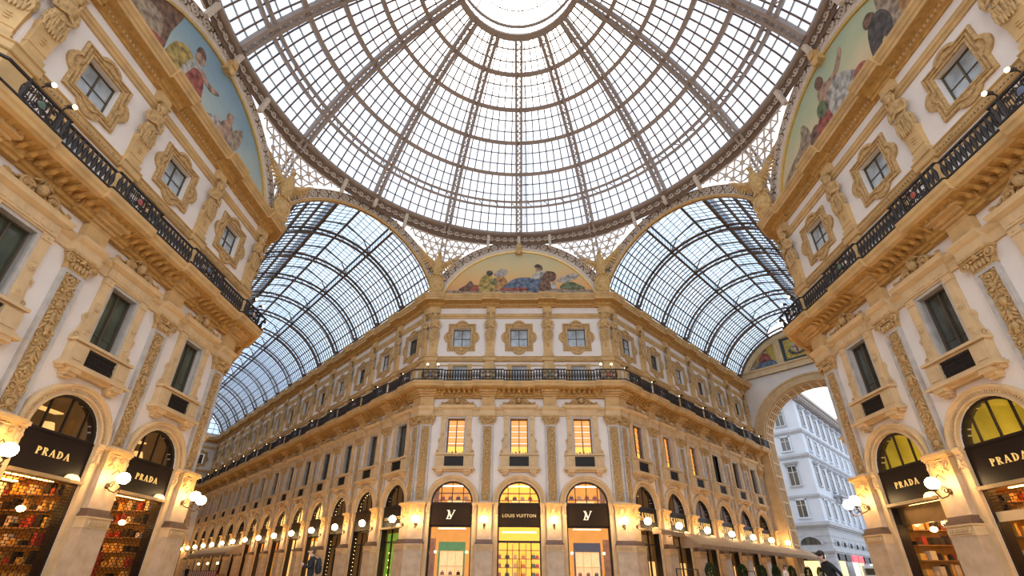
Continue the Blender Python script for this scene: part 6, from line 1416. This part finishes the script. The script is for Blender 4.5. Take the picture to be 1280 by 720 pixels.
def bwin(y_or_x, z, front, hh, ped):
    M = Matrix.Translation((y_or_x, -.02, z)) if front else Matrix.Translation((.02, y_or_x, z)) @ Matrix.Rotation(pi/2, 4, 'Z')
    k = ('bw', hh, ped)
    if k not in RM:
        b = MB()
        for s in (-1, 1): b.box(min(s*.55, s*.75), max(s*.55, s*.75), -.12, .05, -.1, hh+.15)
        b.box(-.85, .85, -.18, .05, -.28, -.1); b.box(-.75, .75, -.12, .05, hh, hh+.2)
        if ped: b.box(-.95, .95, -.42, .05, hh+.5, hh+.72); b.box(-.85, .85, -.25, .05, hh+.3, hh+.5)
        RM[k] = b.mesh('window_surround', GREYST if ped else WHITEM)
        RM[k+('p',)] = MB().box(-.55, .55, -.03, .03, 0, hh).mesh('window', PANE)
        b = MB(); b.box(-.03, .03, -.07, -.02, 0, hh); b.box(-.55, .55, -.07, -.02, hh*.68, hh*.68+.05); RM[k+('s',)] = b.mesh('sash', WSTR)
    p = ob('window', RM[k+('p',)], bd, M=M); ob('window_surround', RM[k], p); ob('sash', RM[k+('s',)], p)
for z, hh, ped in ((8.9, 2.2, False), (13.2, 2.6, True), (18.2, 1.9, False), (22.0, 2.3, True)):
    for i in range(14): bwin(2.4+3.4*i, z, False, hh, ped)
    for x in (-2.4, -6.0, -9.6): bwin(x, z, True, hh, ped)
def archwin(M, r):
    b = MB(); b.prism([(-r, 0)]+[(r, 0)]+[(r*cos(pi*i/14), r*.75*sin(pi*i/14)) for i in range(1, 15)], -.04, .04); p = ob('arched_window', b.mesh('arched_window', PANE), bd, M=M)
    b = MB(); b.grid([[(q*cos(pi*i/14), -n_, q*.78*sin(pi*i/14)) for q, n_ in ((r, 0), (r, .16), (r+.25, .16), (r+.25, 0))] for i in range(15)], caps=True); ob('window_surround', b.mesh('window_surround', GREYST), p)
    b = MB()
    for x in (-r*.5, 0, r*.5): b.box(x-.03, x+.03, -.08, -.03, 0, r*.75*sqrt(1-(x/r)**2))
    ob('sash', b.mesh('sash', FRAME), p)
for x in (-2.4, -6.2, -10): archwin(Matrix.Translation((x, -.06, 5.3)), 1.25)
for i in range(12): archwin(Matrix.Translation((.06, 2.4+3.4*i, 5.2)) @ Matrix.Rotation(pi/2, 4, 'Z'), .8)
SHOPC = [mat('street_shop_warm', (.8, .5, .2), .6, var=0, emit=(1, .62, .25), estr=.8), mat('street_shop_dark', (.05, .05, .06), .3, var=0), mat('street_shop_white', (.8, .8, .8), .6, var=0, emit=(1, .9, .75), estr=.7), mat('street_shop_red', (.6, .05, .06), .6, var=0, emit=(1, .08, .1), estr=.8)]
for i in range(10):
    b = MB(); b.box(.05, .1, 1.0+3.4*i, 3.6+3.4*i, .3, 3.3); ob('shop_window', b.mesh('shop_window', SHOPC[i % 3]), bd)
    b = MB(); b.box(.06, .25, 1.0+3.4*i, 3.6+3.4*i, 3.4, 4.2); ob('shop_sign', b.mesh('shop_sign', SHOPC[3] if i in (2, 3) else FASCIA), bd)
for x in (-3.4, -7.2): b = MB(); b.box(x-1.2, x+1.4, -.12, -.05, .3, 3.3); ob('shop_window', b.mesh('shop_window', SHOPC[0]), bd); b = MB(); b.box(x-1.3, x+1.5, -.3, -.05, 3.4, 4.25); ob('shop_sign', b.mesh('shop_sign', FASCIA), bd)
b = MB()
for i in range(6): b.box(-2.9+.32*i, -2.68+.32*i, -.33, -.29, 3.68, 3.98)
ob('sign_glow', b.mesh('sign_glow', SHOPC[2]), bd)
def balc(y, z):
    b = MB(); b.box(.0, 1.1, y-1.5, y+1.5, z, z+.22); b.box(.0, .6, y-1.1, y-.8, z-.8, z); b.box(.0, .6, y+.8, y+1.1, z-.8, z); b.box(.95, 1.1, y-1.5, y+1.5, z+1.0, z+1.15)
    for i in range(12): b.box(.98, 1.08, y-1.4+.25*i, y-1.3+.25*i, z+.2, z+1.0)
    ob('balcony', b.mesh('balcony', GREYST), bd)
balc(9.2, 12.2); balc(19.4, 8.1)
# van
VW = mat('white_van_paint', (.62, .64, .66), .35); e = ob('delivery_van', None, M=ARM['right'] @ Matrix.Translation((-3.6, 55, 0))); tag(e, 'white delivery van parked in the street beyond the archway', 'van')
b = MB(); prof = [(-2.6, .45), (-2.6, 2.7), (-2.45, 2.85), (1.0, 2.85), (1.4, 2.7), (2.1, 1.75), (2.75, 1.5), (2.8, .45)]
vs = [(-1, y, z) for y, z in prof]+[(1, y, z) for y, z in prof]; n = len(prof); b.add(vs, [tuple(range(n)), tuple(range(2*n-1, n-1, -1))]+[(i, i+n, (i+1) % n+n, (i+1) % n) for i in range(n)]); ob('body', b.mesh('body', VW), e)
for y in (-1.7, 1.8):
    for s in (-1, 1): b = MB(); b.tube([(s*.82, y, .38), (s*1.03, y, .38)], .38, 16); ob('wheel', b.mesh('wheel', mat('tyre', (.02, .02, .02), .8)), e)
b = MB(); b.add([(-.9, 1.46, 2.64), (.9, 1.46, 2.64), (.9, 2.1, 1.82), (-.9, 2.1, 1.82)], [(0, 1, 2, 3)]); ob('windscreen', b.mesh('windscreen', PANE), e)
for s in (-1, 1): b = MB(); b.box(s*1.0-.015, s*1.0+.015, .2, 1.4, 1.6, 2.4); ob('side_window', b.mesh('side_window', PANE), e)
b = MB(); b.box(-.75, .75, -2.63, -2.6, 1.7, 2.5); ob('rear_window', b.mesh('rear_window', PANE), e)
for s in (-1, 1): b = MB(); b.box(s*.85-.1, s*.85+.1, -2.63, -2.59, .9, 1.4); ob('tail_light', b.mesh('tail_light', mat('red_lens', (.5, .02, .02), .3, var=0)), e)
